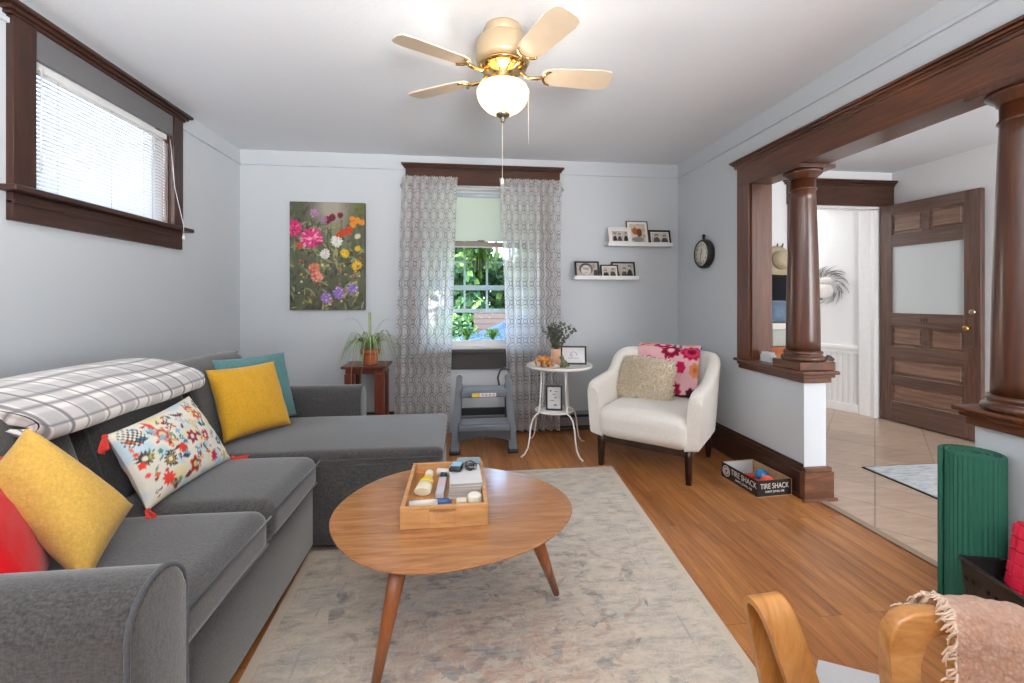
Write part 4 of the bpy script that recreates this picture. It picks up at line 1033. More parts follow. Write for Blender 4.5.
# fluffy cushion on the chair
M_FUR = fabric('ivory long pile', '#f3eadb', .06, 200, .4, 1, .5)
fl = pillow('fluffy_pillow', 'ivory long pile cushion on the armchair seat', 'pillow', M_FUR, acw(-.31, .02, .425), acw(.095, -.01, .42), acw(.07, .18, .70), acw(-.29, .205, .715), .095, 20, 21, pinch=.02)
b = MB(); me = fl.data; rnd = random.Random(2); Mf = Matrix.Translation(fl.location)
polys = [p for p in me.polygons]; mid_ = sum((v.co for v in me.vertices), Vector()) / len(me.vertices)
for k in range(3600):
    p = rnd.choice(polys); vs_ = [me.vertices[i].co for i in p.vertices]; c = sum((v * rnd.random() for v in vs_), Vector()) if False else sum(vs_, Vector()) / len(vs_)
    c = c + (vs_[0] - c) * rnd.uniform(-.9, .9) + (vs_[1] - c) * rnd.uniform(-.9, .9); nrm = p.normal.copy()
    if nrm.dot(c - mid_) < 0: nrm.negate()
    t = (nrm + Vector((rnd.uniform(-.8, .8), rnd.uniform(-.8, .8), rnd.uniform(-1.1, .4)))).normalized(); l = rnd.uniform(.022, .042)
    sd = t.cross(Vector((rnd.random(), rnd.random(), rnd.random() + .1))).normalized() * .006
    p1 = c + nrm * l * .55 + t * l * .4; p2 = c + t * l + Vector((0, 0, -.006))
    a_, b2_, c_, d_, e_ = [b.bm.verts.new(q) for q in (c - sd, c + sd, p1 + sd, p1 - sd, p2)]
    mi_ = rnd.randrange(3)
    for f_ in (b.bm.faces.new((a_, b2_, c_, d_)), b.bm.faces.new((d_, c_, e_))): f_.material_index = mi_
b.transform(Mf); build(b, 'pile', [translucent('ivory pile', '#fbf3e4', .5, 1), translucent('ivory pile tips', '#fffaf0', .5, 1), translucent('cream pile', '#f3e8d2', .5, 1)], fl, fix=False)['kind'] = 'stuff'
# throw over the chair back
def throwcol(u, v):
    C = np.ones((len(u), 3)) * hexc('e7b9c0'); A = .9
    C = lay(C, np.where(vnoise(u * 5, v * 5, 1, 2) > .55, .25, 0), 'efd0d2')
    for (x, y, r, p, c, h, g) in ((.14, .86, .15, 8, 'e39a86', 'd77a50', None), (.40, .80, .14, 7, 'b0174a', 'f0c3c8', None), (.85, .86, .10, 8, 'e9a488', 'd98a60', None), (.55, .60, .15, 9, '8c1038', 'f0c6cc', None), (.88, .60, .17, 11, 'b81246', '7c0c30', 'd04a70'),
                              (.72, .34, .075, 6, 'b3174a', None, None), (.95, .32, .09, 7, 'd98a5a', 'c06a3a', None), (.62, .06, .14, 9, '9c1440', '3a0a20', None), (.92, .04, .08, 7, '4a1024', None, None), (.2, .35, .14, 8, '9c1440', 'e8b0b8', None)):
        C = flower(C, u, v, x, y, r, p, c, h, g, A, depth=.2)
    for k in range(7):
        for s in (-1, 1):
            C = leaf(C, u, v, .645 + s * .045, .92 - k * .04, .04, .014, s * .7 + (pi if s < 0 else 0), '1d1b26', A)
            C = leaf(C, u, v, .50 + s * .03, .46 - k * .05, .035, .016, s * .6, 'a8163f', A)
    for k in range(9): C = leaf(C, u, v, .02 + .05 * k * .35, .68 + .035 * k, .022, .018, .8, '7a1238', A)
    C = lay(C, np.where((v < .018) | (v > .985), 1.0, 0), '2a1620')
    return C
def throw():
    UV = []; b = MB()
    def pt(u, v):
        # v: 0 front bottom -> 1 behind the back; u across
        x = -.25 + u * .475
        L = [(.225, .44), (.262, .56), (.292, .70), (.312, .785), (.345, .817), (.385, .822), (.42, .80), (.437, .73), (.44, .62)]
        t = v * (len(L) - 1); i = min(len(L) - 2, int(t)); f = t - i
        y = L[i][0] * (1 - f) + L[i + 1][0] * f; z = L[i][1] * (1 - f) + L[i + 1][1] * f
        if u < .42 and v < .34: y -= .0
        w = .006 * sin(u * 9 + v * 7) + .004 * sin(u * 23)
        UV.append((u, min(1, v / .62)))
        return (x + .015 * sin(v * 4), y - .012 + w * .5 - .006, z + .006 + w * .4)
    b.grid(pt, 70, 90)
    b.grid(lambda u, v: Vector(pt(u, v)) + Vector((0, .004, -.004)) , 70, 90, flip=True)
    o = build(b, 'floral_throw', painted('printed fleece', 1, .05, .1, .3), fix=False)
    set_cols(o, throwcol(np.array([a for a, _ in UV]), np.array([c for _, c in UV])))
    o.matrix_world = MW[ac.name]; o.location = ac.location; o.rotation_euler = (0, 0, R(-41.7)); MW[o.name] = MW[ac.name]
    tag(o, 'pink and crimson floral throw hanging over the armchair back', 'throw')
throw()

# ------------------------------------------------------------------ round side table and what stands on it
M_WMET = plain('white painted metal', '#f6f4ef', .45)
sc = (.725, 3.42)
st = thing('side_table', 'round white metal side table with curved wire legs', 'table', (sc[0], sc[1], 0))
TT = .665
b = MB(); b.lathe([(0.001, TT - .012), (.25, TT - .012), (.256, TT - .008), (.258, TT + .006), (.256, TT + .010), (.252, TT + .008), (.249, TT - .004), (.001, TT - .004)], (sc[0] + .04, sc[1], 0), 56); build(b, 'table_top', M_WMET, st)
b = MB(); b.tube([(sc[0] + .15 * cos(a), sc[1] + .15 * sin(a), .315) for a in [2 * pi * k / 32 for k in range(32)]], .006, 8, closed=True); build(b, 'shelf_rim', M_WMET, st)
b = MB(); b.lathe([(.001, .308), (.15, .308), (.15, .311), (.001, .311)], (sc[0], sc[1], 0), 40); build(b, 'shelf', M_WMET, st)
for k in range(4):
    a = R(28) + k * pi / 2 + R(180); r_ = [(.13, TT - .01), (.135, .5), (.15, .34), (.155, .31), (.185, .30), (.215, .27), (.235, .21), (.245, .13), (.26, .06), (.29, .02), (.325, .006)]
    b = MB(); b.tube([(sc[0] + r * cos(a), sc[1] + r * sin(a), z) for r, z in r_], .0065, 8); build(b, 'leg', M_WMET, st)
# vase with dried sprigs
TZ2 = TT - .0035
vs = thing('vase', 'peach ceramic vase with dried eucalyptus on the side table', 'vase', (.745, 3.45, TZ2))
b = MB(); b.lathe([(.034, 0), (.037, .01), (.038, .11), (.037, .133), (.034, .133), (.034, .02), (.001, .02)], (.745, 3.45, TZ2), 28); build(b, 'pot', plain('peach glaze', '#d9a88c', .5), vs)
b = MB(); c2 = MB(); rnd = random.Random(6)
for k in range(24):
    a = rnd.uniform(0, 2 * pi); sp_ = rnd.uniform(.02, .13); h = rnd.uniform(.12, .21)
    if k == 0: a, sp_, h = .15, .17, .15
    pp = [Vector((.745 + sp_ * t ** 1.3 * cos(a), 3.45 + sp_ * .8 * t ** 1.3 * sin(a), TZ2 + .09 + (h + .04) * t)) for t in (0, .25, .5, .75, 1)]
    b.tube(pp, .0018, 5)
    for q in range(12):
        t = .25 + .75 * q / 11; i = min(3, int(t * 4)); p = pp[i].lerp(pp[i + 1], t * 4 - i)
        d = Vector((rnd.uniform(-1, 1), rnd.uniform(-1, 1), rnd.uniform(.1, 1))).normalized(); l = rnd.uniform(.018, .034); sd = d.cross(Vector((.3, .9, .2))).normalized() * l * .42
        c2.quad(p, p + d * l * .5 + sd, p + d * l, p + d * l * .5 - sd)
build(b, 'stem', plain('brown stems', '#5d5142', .8), vs); build(c2, 'leaves', [plain('grey green leaves', '#555c4e', .7, var=.35, scale=60)], vs, fix=False)
def figurine(name, label, loc, rz, s, mat, kind):
    b = MB()
    if kind == 'elephant':
        b.ball((0, 0, .055), .036, 3, (1.25, .85, .95)); b.ball((-.048, 0, .066), .024, 3, (1, .95, 1.05))
        for x in (-.026, .028):
            for y in (-.017, .017): b.tube([(x, y, 0), (x, y, .015), (x, y, .05)], [.0125, .0115, .014], 12)
        b.tube([(-.064, 0, .068), (-.08, 0, .055), (-.086, 0, .035), (-.08, 0, .02), (-.086, 0, .012)], [.012, .01, .008, .006, .005], 10)
        for y in (-1, 1): b.ball((-.038, y * .027, .068), .02, 2, (.9, .28, 1.15))
        b.tube([(.043, 0, .065), (.052, 0, .05), (.053, 0, .035)], [.004, .003, .004], 6)
    else:
        b.ball((0, 0, .04), .03, 3, (1.1, .85, .95)); b.ball((-.02, 0, .088), .02, 3, (1.1, .95, .95)); b.tube([(-.006, 0, .05), (-.016, 0, .08)], [.022, .016], 12)
        b.tube([(.02, 0, .03), (.045, 0, .018), (.06, 0, .022)], [.014, .009, .003], 10)
        for y in (-1, 1):
            b.tube([(.006, y * .016, 0), (.006, y * .018, .035)], [.011, .015], 10); b.tube([(-.022, y * .016, .0), (-.018, y * .016, .045)], [.008, .009], 10)
            b.ball((-.015, y * .014, .108), .007, 2)
    for f in b.bm.faces: f.smooth = True
    b.transform(Matrix.Scale(s, 4)); o = build(b, name, mat); o.location = loc; o.rotation_euler = (0, 0, rz); MW[o.name] = Matrix.Translation(loc); tag(o, label, 'figurine'); return o
figurine('elephant_figurine', 'amber brown elephant figurine on the side table', (.647, 3.37, TZ2), R(15), 1.0, plain('amber glass', '#b5742f', .25, var=.25, scale=40), 'elephant')
figurine('animal_figurine', 'mottled green sitting animal figurine beside the vase', (.783, 3.34, TZ2), R(-25), .85, plain('mottled green', '#6b6b4c', .4, var=.6, scale=70), 'cat')
fb = bx('trinket', 'small white round trinket between the two figurines', 'trinket', plain('white trinket', '#efe9df', .4), .71, 3.345, TZ2, .745, 3.38, TZ2 + .018, 0, .008)

def photo_frame(label, w, h, loc, rz, lean, fcol, border, matw, pic, group=None, stand=False, seed=0, name='framed_photo'):
    """frame whose bottom edge rests at loc; the picture faces local -y, leaning back by `lean`"""
    o = thing(name, label, 'framed picture', loc, rz, group)
    L = Matrix.Rotation(-lean, 4, 'X')
    d = .014
    m = plain('frame ' + fcol, fcol, .45)
    b = MB()
    for x0, x1, z0, z1 in ((-w / 2, -w / 2 + border, 0, h), (w / 2 - border, w / 2, 0, h), (-w / 2 + border, w / 2 - border, 0, border), (-w / 2 + border, w / 2 - border, h - border, h)):
        b.box(x0, -d, z0, x1, 0, z1, .0012, 1)
    b.box(-w / 2 + .002, -.004, .002, w / 2 - .002, -.001, h - .002)
    b.transform(L); build(b, 'frame', m, o, world=False)
    b = MB(); iw, ih = w - 2 * border, h - 2 * border
    b.box(-iw / 2, -.0075, border, iw / 2, -.006, h - border); b.transform(L); build(b, 'mat_board', plain('white mat board', '#ece9e4', .6), o, world=False)
    pw, ph = iw - 2 * matw, ih - 2 * matw; NU, NV = 30, 30; UV = []
    def fn(u, v): UV.append((u, v)); return (-pw / 2 + pw * u, -.0085, border + matw + ph * v)
    b = MB(); b.grid(fn, NU, NV); b.transform(L); p = build(b, 'photo', painted('photo print', .35, .4), o, world=False, fix=False)
    u = np.array([a for a, _ in UV]); v = np.array([c for _, c in UV]); C = pic(u, v, seed); set_cols(p, C)
    return o
def pic_people(u, v, s, tone=(1, 1, 1), n=2, dark='2b2725', sky='cfc9c2'):
    C = np.ones((len(u), 3)) * hexc(sky); C = lay(C, (vnoise(u, v, 5, s) - .5) * 1.2, '8e8880')
    rs = np.random.RandomState(s)
    for k in range(n):
        x = (k + .5) / n + rs.uniform(-.06, .06); hh = rs.uniform(.5, .68)
        C = lay(C, 6 * (1 - ((u - x) / (.42 / n)) ** 2 - ((v - .05) / (hh * .8)) ** 2), dark if k % 2 == 0 else '4b443f')
        C = lay(C, 6 * (1 - ((u - x) / (.16 / max(1, n * .7))) ** 2 - ((v - hh - .06) / .17) ** 2), '3a322d')
        C = lay(C, 6 * (1 - ((u - x) / (.13 / max(1, n * .7))) ** 2 - ((v - hh) / .14) ** 2), 'c9b6a8')
    return C
def pic_face(u, v, s):
    C = np.ones((len(u), 3)) * hexc('b9b3ac'); C = lay(C, 5 * (1 - ((u - .45) / .34) ** 2 - ((v - .55) / .48) ** 2), '4c4641')
    C = lay(C, 6 * (1 - ((u - .45) / .26) ** 2 - ((v - .46) / .40) ** 2), 'd4ccc4')
    C = lay(C, (vnoise(u, v, 6, 5) - .55) * 2, '8d857e'); C = lay(C, 1.2 * (1 - ((u - .45) / .17) ** 2 - ((v - .56) / .06) ** 2), '8a817a')
    C = lay(C, 6 * (1 - ((u - .45) / .1) ** 2 - ((v - .27) / .03) ** 2), 'a3938b'); C = lay(C, np.where((u > .8) & (v < .5), 1.0, 0), '4a3b2c'); return C
def pic_warm(u, v, s):
    C = np.ones((len(u), 3)) * hexc('d8cdbd'); C = lay(C, (vnoise(u, v, 6, 3) - .45) * 2, 'b9a488')
    C = lay(C, 6 * (1 - ((u - .35) / .2) ** 2 - ((v - .6) / .2) ** 2), 'a8642c'); C = lay(C, 6 * (1 - ((u - .62) / .18) ** 2 - ((v - .52) / .24) ** 2), '7c4420')
    C = lay(C, 6 * (1 - ((u - .5) / .4) ** 2 - ((v - .15) / .14) ** 2), '8f9092'); return C
def pic_lineart(u, v, s):
    C = np.ones((len(u), 3)) * hexc('e4e4e8'); d = np.hypot((u - .5) * 1.35, v - .55)
    C = lay(C, np.where((np.abs(d - .22) < .03) & (v > .45), .8, 0), '76767e'); C = lay(C, np.where((np.abs(v - .25) < .025) & (np.abs(u - .5) < .3), .6, 0), '8e8e98'); C = lay(C, np.where((np.abs(u - .42) < .02) & (v > .3) & (v < .6), .5, 0), '8a8a92'); return C
def pic_note(u, v, s):
    C = np.ones((len(u), 3)) * hexc('dedfdf')
    for x, y, w, h in ((.22, .83, .07, .06), (.65, .8, .14, .02), (.62, .52, .12, .03), (.35, .36, .2, .012), (.6, .15, .16, .03), (.5, .66, .2, .012)): C = lay(C, 6 * (1 - ((u - x) / w) ** 2 - ((v - y) / h) ** 2), '5a5c60')
    return C
photo_frame('black frame with a line drawing standing on the side table', .205, .148, (.89, 3.455, TZ2 + .003), R(-12), R(10), '#1b1b1d', .013, .012, pic_lineart)
photo_frame('black framed note on the lower shelf of the side table', .128, .192, (.722, 3.415, .3125), R(-12), R(8), '#151517', .013, .003, pic_note)

# ------------------------------------------------------------------ picture ledges
def ledge(label, x0, x1, z0):
    o = thing('picture_ledge', label, 'shelf', ((x0 + x1) / 2, YB, z0), group='white picture ledges')
    b = MB(); b.box(x0, YB - .10, z0, x1, YB, z0 + .012, .001, 1); build(b, 'shelf_board', M_WTRIM, o)
    b = MB(); b.box(x0, YB - .10, z0 + .012, x1, YB - .09, z0 + .034, .001, 1); build(b, 'lip', M_WTRIM, o)
    b = MB(); b.box(x0, YB - .012, z0 + .012, x1, YB, z0 + .05, .001, 1); build(b, 'back_strip', M_WTRIM, o)
ledge('upper white picture ledge near the room corner', 1.312, 1.925, 1.672); ledge('lower white picture ledge beside the curtain', 1.005, 1.603, 1.366)
def on(x, z0, dy=0): return (x, YB - .078 + dy, z0 + .0125)
photo_frame('white framed family photo on the upper ledge', .215, .165, on(1.435, 1.672), 0, R(14), '#ebe7e2', .014, .02, lambda u, v, s: pic_people(u, v, s, n=3, sky='c9c4bc'), seed=3)
photo_frame('tall thin framed autumn photo in the middle of the upper ledge', .205, .232, on(1.612, 1.672, .018), 0, R(13), '#3b3a3a', .006, .022, pic_warm)
photo_frame('black framed landscape photo at the corner end of the upper ledge', .21, .145, on(1.815, 1.672), 0, R(14), '#191718', .016, .012, lambda u, v, s: pic_people(u, v, s, n=2, dark='5d5a50', sky='d0cdc6'), seed=8)
photo_frame('black framed portrait of a face on the lower ledge', .225, .155, on(1.125, 1.366), 0, R(12), '#161516', .015, .001, pic_face)
photo_frame('small black framed couple photo in the middle of the lower ledge', .165, .125, on(1.335, 1.366), 0, R(14), '#1d1819', .011, .01, lambda u, v, s: pic_people(u, v, s, n=2), seed=11)
photo_frame('black framed group photo on the lower ledge next to the clock side', .225, .155, on(1.472, 1.366, .017), 0, R(12), '#161516', .015, .001, lambda u, v, s: pic_people(u, v, s, n=3, sky='bdb6b0'), seed=14)

# ------------------------------------------------------------------ wall clock
ck = thing('wall_clock', 'black round wall clock in pocket watch style by the corner', 'clock', (XR, 3.455, 1.565))
MC = Matrix.Translation((XR, 3.455, 1.565)) @ Matrix.Rotation(R(-90), 4, 'Y')   # local z -> -x world, local x -> z? 
b = MB(); b.lathe([(.10, .001), (.118, .004), (.122, .02), (.12, .045), (.112, .056), (.103, .058), (.1, .05)], n=48, M=MC); build(b, 'case', plain('black clock case', '#161514', .35), ck)
b = MB(); b.lathe([(.001, .050), (.101, .0505), (.101, .052), (.001, .052)], n=48, M=MC); build(b, 'dial', plain('cream dial', '#dcd6ca', .5), ck)
b = MB(); b.tube([MC @ Vector((.118, 0, .03)), MC @ Vector((.14, 0, .03))], [.012, .009], 12); b.ball(MC @ Vector((.15, 0, .03)), .015, 2); build(b, 'crown_knob', plain('black clock case', '#161514', .35), ck)
def hand(L, w, a, z):
    b = MB(); b.box(-L * .2, -w, z, L, w, z + .0012); b.transform(MC @ Matrix.Rotation(a, 4, 'Z')); build(b, 'hand', M_BLACK, ck)
hand(.045, .003, R(-15), .0535); hand(.075, .002, R(168), .0548)
for k in range(12):
    a = 2 * pi * k / 12; n_ = 12 if k == 0 else k
    # world: up is +z (local +x), clockwise seen from the room
    yy, zz = 3.455 - .078 * sin(a) * -1 * -1, 1.565 + .078 * cos(a)
    Mt = Matrix.Translation((-.053, -.078 * sin(a), .078 * cos(a))) @ Matrix.Rotation(R(-90), 4, 'Z') @ Matrix.Rotation(R(90), 4, 'X')
    text(str(n_), 'numeral', .026, plain('clock numerals', '#3b3834', .5), ck, Mt)
# ------------------------------------------------------------------ painting
pt_ = thing('painting', 'tall canvas painting of a colourful flower garden', 'painting', (-1.142, YB, 1.094))
px0, px1, pz0, pz1 = -1.452, -.832, 1.096, 2.018
b = MB(); b.box(px0, YB - .036, pz0, px1, YB - .001, pz1, .003); build(b, 'canvas_block', plain('canvas edge', '#3a342a', .9), pt_)
UV = []
def fn(u, v): UV.append((u, v)); return (px0 + .002 + (px1 - px0 - .004) * u, YB - .0368, pz0 + .002 + (pz1 - pz0 - .004) * v)
b = MB(); b.grid(fn, 130, 190); pic = build(b, 'painted_face', painted('oil paint', .6, .3, .2), pt_, fix=False)
u = np.array([a for a, _ in UV]); v = np.array([c for _, c in UV])
uw = u + .02 * (vnoise(u, v, 14, 1) - .5); vw = v + .02 * (vnoise(u, v, 14, 2) - .5)
C = np.ones((len(u), 3)) * hexc('565a48')
n1 = vnoise(u, v, 7, 5); n2 = vnoise(u, v, 17, 6); n3 = vnoise(u, v, 36, 7)
C = lay(C, (n1 * .6 + n2 * .4 - .42) * 2.5, '74795a'); C = lay(C, (n2 * .5 + n3 * .5 - .56) * 3, '3a352c')
top = np.clip((v - .62) / .3, 0, 1) * np.clip(1 - np.abs(u - .55) / .38, 0, 1)
C = lay(C, top * 1.3, 'a9a294'); C = lay(C, np.clip((v - .8) / .2, 0, 1) * np.clip((u - .75) / .2, 0, 1), '6a7038')
C = lay(C, np.clip((.25 - v) / .25, 0, 1) * .5 * (n2 > .4), '33231c')
rs = np.random.RandomState(3)
for k in range(170):
    x, y = rs.uniform(0, 1), rs.uniform(0, .8)
    C = leaf(C, uw, vw, x, y, rs.uniform(.025, .07), rs.uniform(.006, .014), rs.uniform(.2, 2.9), ['7f8a5c', '606d4a', '9a9a68', '4b5a44', '8b8f70', '3c4436'][rs.randint(6)], .67)
for x in (.5, .55, .68): C = lay(C, np.where((np.abs(uw - x) < .006) & (v > .55) & (v < .84), .8, 0), '4c5a3c')
def pom(x, y, r, cols, seed, m=26):
    global C
    C = flower(C, uw, vw, x, y, r, 11, cols[0], None, None, .67, depth=.2)
    q = np.random.RandomState(seed)
    for k in range(m):
        a = q.uniform(0, 6.28); d = r * math.sqrt(q.uniform(0, .85)); C = leaf(C, uw, vw, x + d * cos(a) / .67, y + d * sin(a), r * .2, r * .09, a + q.uniform(-.5, .5), cols[1 + q.randint(len(cols) - 1)], .67)
pom(.05, .755, .085, ['c5346b', 'e0719a', '9e1f4e', 'd94f83'], 1); pom(.29, .665, .10, ['d0407c', 'ea86ab', 'a82658', 'f2a5c0'], 2, 34)
pom(.33, .90, .045, ['a87aa0', 'c9a6c2', '855a80'], 3, 14); pom(.5, .84, .038, ['7a2038', '97344a', '5a1428'], 4, 12); pom(.56, .86, .035, ['6e2436', '8e3c50', '54121f'], 5, 12); pom(.67, .88, .03, ['6a1f2c', '8c3642', '47101a'], 6, 10); pom(.44, .84, .035, ['9a7892', 'b795ae', '7c5a74'], 16, 10)
for x, y, r, s_ in ((.70, .72, .04, 7), (.78, .74, .04, 8), (.64, .69, .03, 27)): pom(x, y, r, ['c5452a', 'e0694a', '9c2f1c'], s_, 10)
for x, y, r, s_ in ((.84, .80, .035, 9), (.9, .84, .035, 10), (.96, .82, .03, 11), (.83, .86, .025, 12)): pom(x, y, r, ['dd8a2c', 'f0b04a', 'b8641c'], s_, 8)
pom(.62, .64, .055, ['dfe0d8', 'f6f5ee', 'b5bcae'], 13, 20); pom(.47, .52, .05, ['d9d4cf', 'f2eeea', 'b8b2ac'], 14, 18); pom(.90, .69, .03, ['cfc8b4', 'e8e2cc', 'a8a08a'], 15, 8)
for x, y, r, s_ in ((.73, .53, .045, 17), (.89, .42, .05, 18), (.9, .57, .03, 19)): pom(x, y, r, ['d9b02c', 'f0d352', 'a8841c'], s_, 14)
pom(.32, .385, .055, ['c9705c', 'e59a84', 'a24a3c'], 20, 14); pom(.36, .31, .055, ['d68472', 'eeb09c', 'b05a4c'], 21, 14); pom(.13, .60, .035, ['c04a40', 'd9705e', '8e2c28'], 22, 8)
for x, y, r, s_ in ((.66, .155, .06, 23), (.48, .105, .055, 24), (.84, .195, .05, 25)): pom(x, y, r, ['8a6cb0', 'b69ad2', '62488c', 'd9c8ea'], s_, 16)
for k in range(50):
    x, y = rs.uniform(.05, .95), rs.uniform(.03, .5); C = flower(C, uw, vw, x, y, rs.uniform(.008, .017), 5, ['c9a83c', 'd6cf9c', 'b8603c', '9a8a4c', 'a85a48'][rs.randint(5)], None, None, .67)
set_cols(pic, C)

# ------------------------------------------------------------------ plant stand and spider plant
M_STAND = wood('mahogany stand', '#3a1710', '#5e2a1b', '#7c3f29', (1, 1, .1), 24, .35)
ps = thing('plant_stand', 'square dark red wooden plant stand beside the curtain', 'plant stand', (-.77, 3.72, 0))
psz = .66
b = MB(); b.box(-.945, 3.565, psz - .02, -.595, 3.885, psz, .004); b.box(-.915, 3.595, psz - .065, -.625, 3.855, psz - .02, .003); build(b, 'top', M_STAND, ps)
for x in (-.885, -.655):
    for y in (3.625, 3.825):
        b = MB(); b.box(x - .036, y - .036, 0, x + .036, y + .036, psz - .065, .003); build(b, 'leg', M_STAND, ps)
for y in (3.805, 3.62):
    b = MB(); b.box(-.86, y, .12, -.68, y + .025, .16, .003); build(b, 'stretcher', M_STAND, ps)
pp = thing('spider_plant', 'green and white spider plant in a terracotta pot on the stand', 'plant', (-.745, 3.70, psz))
b = MB(); b.lathe([(.052, 0), (.055, .004), (.066, .075), (.068, .085), (.076, .086), (.078, .12), (.072, .12), (.068, .10), (.001, .10)], (-.745, 3.70, psz + .0005), 32); build(b, 'pot', plain('terracotta', '#b8623c', .8, var=.12), pp)
b = MB(); b.lathe([(.001, .112), (.068, .108)], (-.745, 3.70, psz), 24, cap=False); build(b, 'soil', plain('soil', '#3a2c22', 1), pp)
def strip_leaf(b, p0, a, L, h, droop, w, n=12, c=0):
    if p0[1] < 3.9: L = min(L, .225 / max(.05, sin(a)) if sin(a) > 0 else L)
    pts = []; x = z = 0; 
    for k in range(n + 1):
        t = k / n; x = L * (t * .9 + .1 * t * t); z = h * (1 - (1 - min(1, t * 1.8)) ** 2) if t < .55 else h - droop * ((t - .55) / .45) ** 1.6
        pts.append(Vector(p0) + Vector((x * cos(a), x * sin(a), z)))
    sd = Vector((-sin(a), cos(a), 0)); V = []
    for k, p in enumerate(pts):
        t = k / n; ww = w * (.55 + .45 * sin(pi * min(1, t * 1.2))) * (1 - t ** 3) + .0006
        V.append([b.bm.verts.new(p - sd * ww + Vector((0, 0, .3 * ww))), b.bm.verts.new(p), b.bm.verts.new(p + sd * ww + Vector((0, 0, .3 * ww)))])
    for q, r_ in zip(V, V[1:]):
        for i in (0, 1):
            f = b.bm.faces.new((q[i], q[i + 1], r_[i + 1], r_[i])); f.smooth = True
            uvw = [(0, 0), (.5, 0), (.5, 1), (0, 1)] if i == 0 else [(.5, 0), (1, 0), (1, 1), (.5, 1)]
            for l, uv_ in zip(f.loops, uvw): l[b.uv].uv = uv_
def leaf_mat(name, edge_, mid, tr=.25):
    m, bb_, n = base(name, edge_, .5, 0, .3)
    tc = n.new('ShaderNodeTexCoord'); sp = n.new('ShaderNodeSeparateXYZ'); n.link(tc.outputs['UV'], sp.inputs[0])
    d = n.math('ABSOLUTE', n.math('SUBTRACT', sp.outputs[0], .5))
    c = n.mix(n.math('LESS_THAN', d, .2), edge_, mid); n.link(c, bb_.inputs['Base Color'])
    t = n.new('ShaderNodeBsdfTranslucent'); n.link(c, t.inputs[0]); mx = n.new('ShaderNodeMixShader'); mx.inputs[0].default_value = tr
    n.link(bb_.outputs[0], mx.inputs[1]); n.link(t.outputs[0], mx.inputs[2]); n.link(mx.outputs[0], m.node_tree.nodes['Material Output'].inputs[0]); return m
b = MB(); rnd = random.Random(12)
for k in range(34):
    a = k * 2.4 + rnd.uniform(-.3, .3); L = rnd.uniform(.16, .29)
    strip_leaf(b, (-.745 + .02 * cos(a), 3.70 + .02 * sin(a), psz + .11), a, L, rnd.uniform(.07, .16), rnd.uniform(.12, .26), .0105)
for a, L, h, dr in ((3.3, .27, .26, .03), (.0, .25, .25, .05), (1.9, .06, .31, .0), (3.0, .2, .13, .33), (-.2, .19, .12, .28), (2.85, .17, .1, .32), (3.4, .23, .12, .3), (4.0, .12, .1, .33), (4.3, .13, .09, .34)):
    strip_leaf(b, (-.745, 3.70, psz + .11), a, L, h, dr, .0105)
build(b, 'foliage', leaf_mat('spider plant leaf', '#6f9050', '#c9d2a4'), pp, fix=False)
b = MB(); run = [(-.80, 3.64, psz + .11), (-.84, 3.555, psz + .14), (-.855, 3.535, psz - .05), (-.855, 3.54, .45), (-.85, 3.545, .36)]; b.tube(run, .003, 6); build(b, 'runner', plain('pinkish runner', '#b58a6c', .6), pp)
b = MB()
for k in range(12): strip_leaf(b, (-.85, 3.545, .36), k * 1.05, rnd.uniform(.05, .09), .03, rnd.uniform(.02, .07), .005)
build(b, 'plantlet', leaf_mat('plantlet leaf', '#8aa062', '#dde0bb'), pp, fix=False)

# ------------------------------------------------------------------ baseboard heater
ht = thing('baseboard_heater', 'grey electric baseboard heater along the back wall', 'heater', (1.0, YB, .0))
b = MB(); b.box(-.05, YB - .075, .02, 1.55, YB - .001, .165, .006); build(b, 'cover', plain('grey enamel', '#83868a', .5), ht)
b = MB(); b.box(-.045, YB - .077, .125, 1.545, YB - .07, .148, .002); b.box(-.045, YB - .077, .028, 1.545, YB - .07, .05, .002); build(b, 'vent_slot', plain('dark vent', '#1d1d1f', .7), ht)
b = MB(); b.box(-.05, YB - .06, .0, -.03, YB - .001, .021); b.box(1.53, YB - .06, .0, 1.55, YB - .001, .021); b.box(-.03, YB - .03, .0, 1.53, YB - .001, .021); build(b, 'foot', M_BLACK, ht)

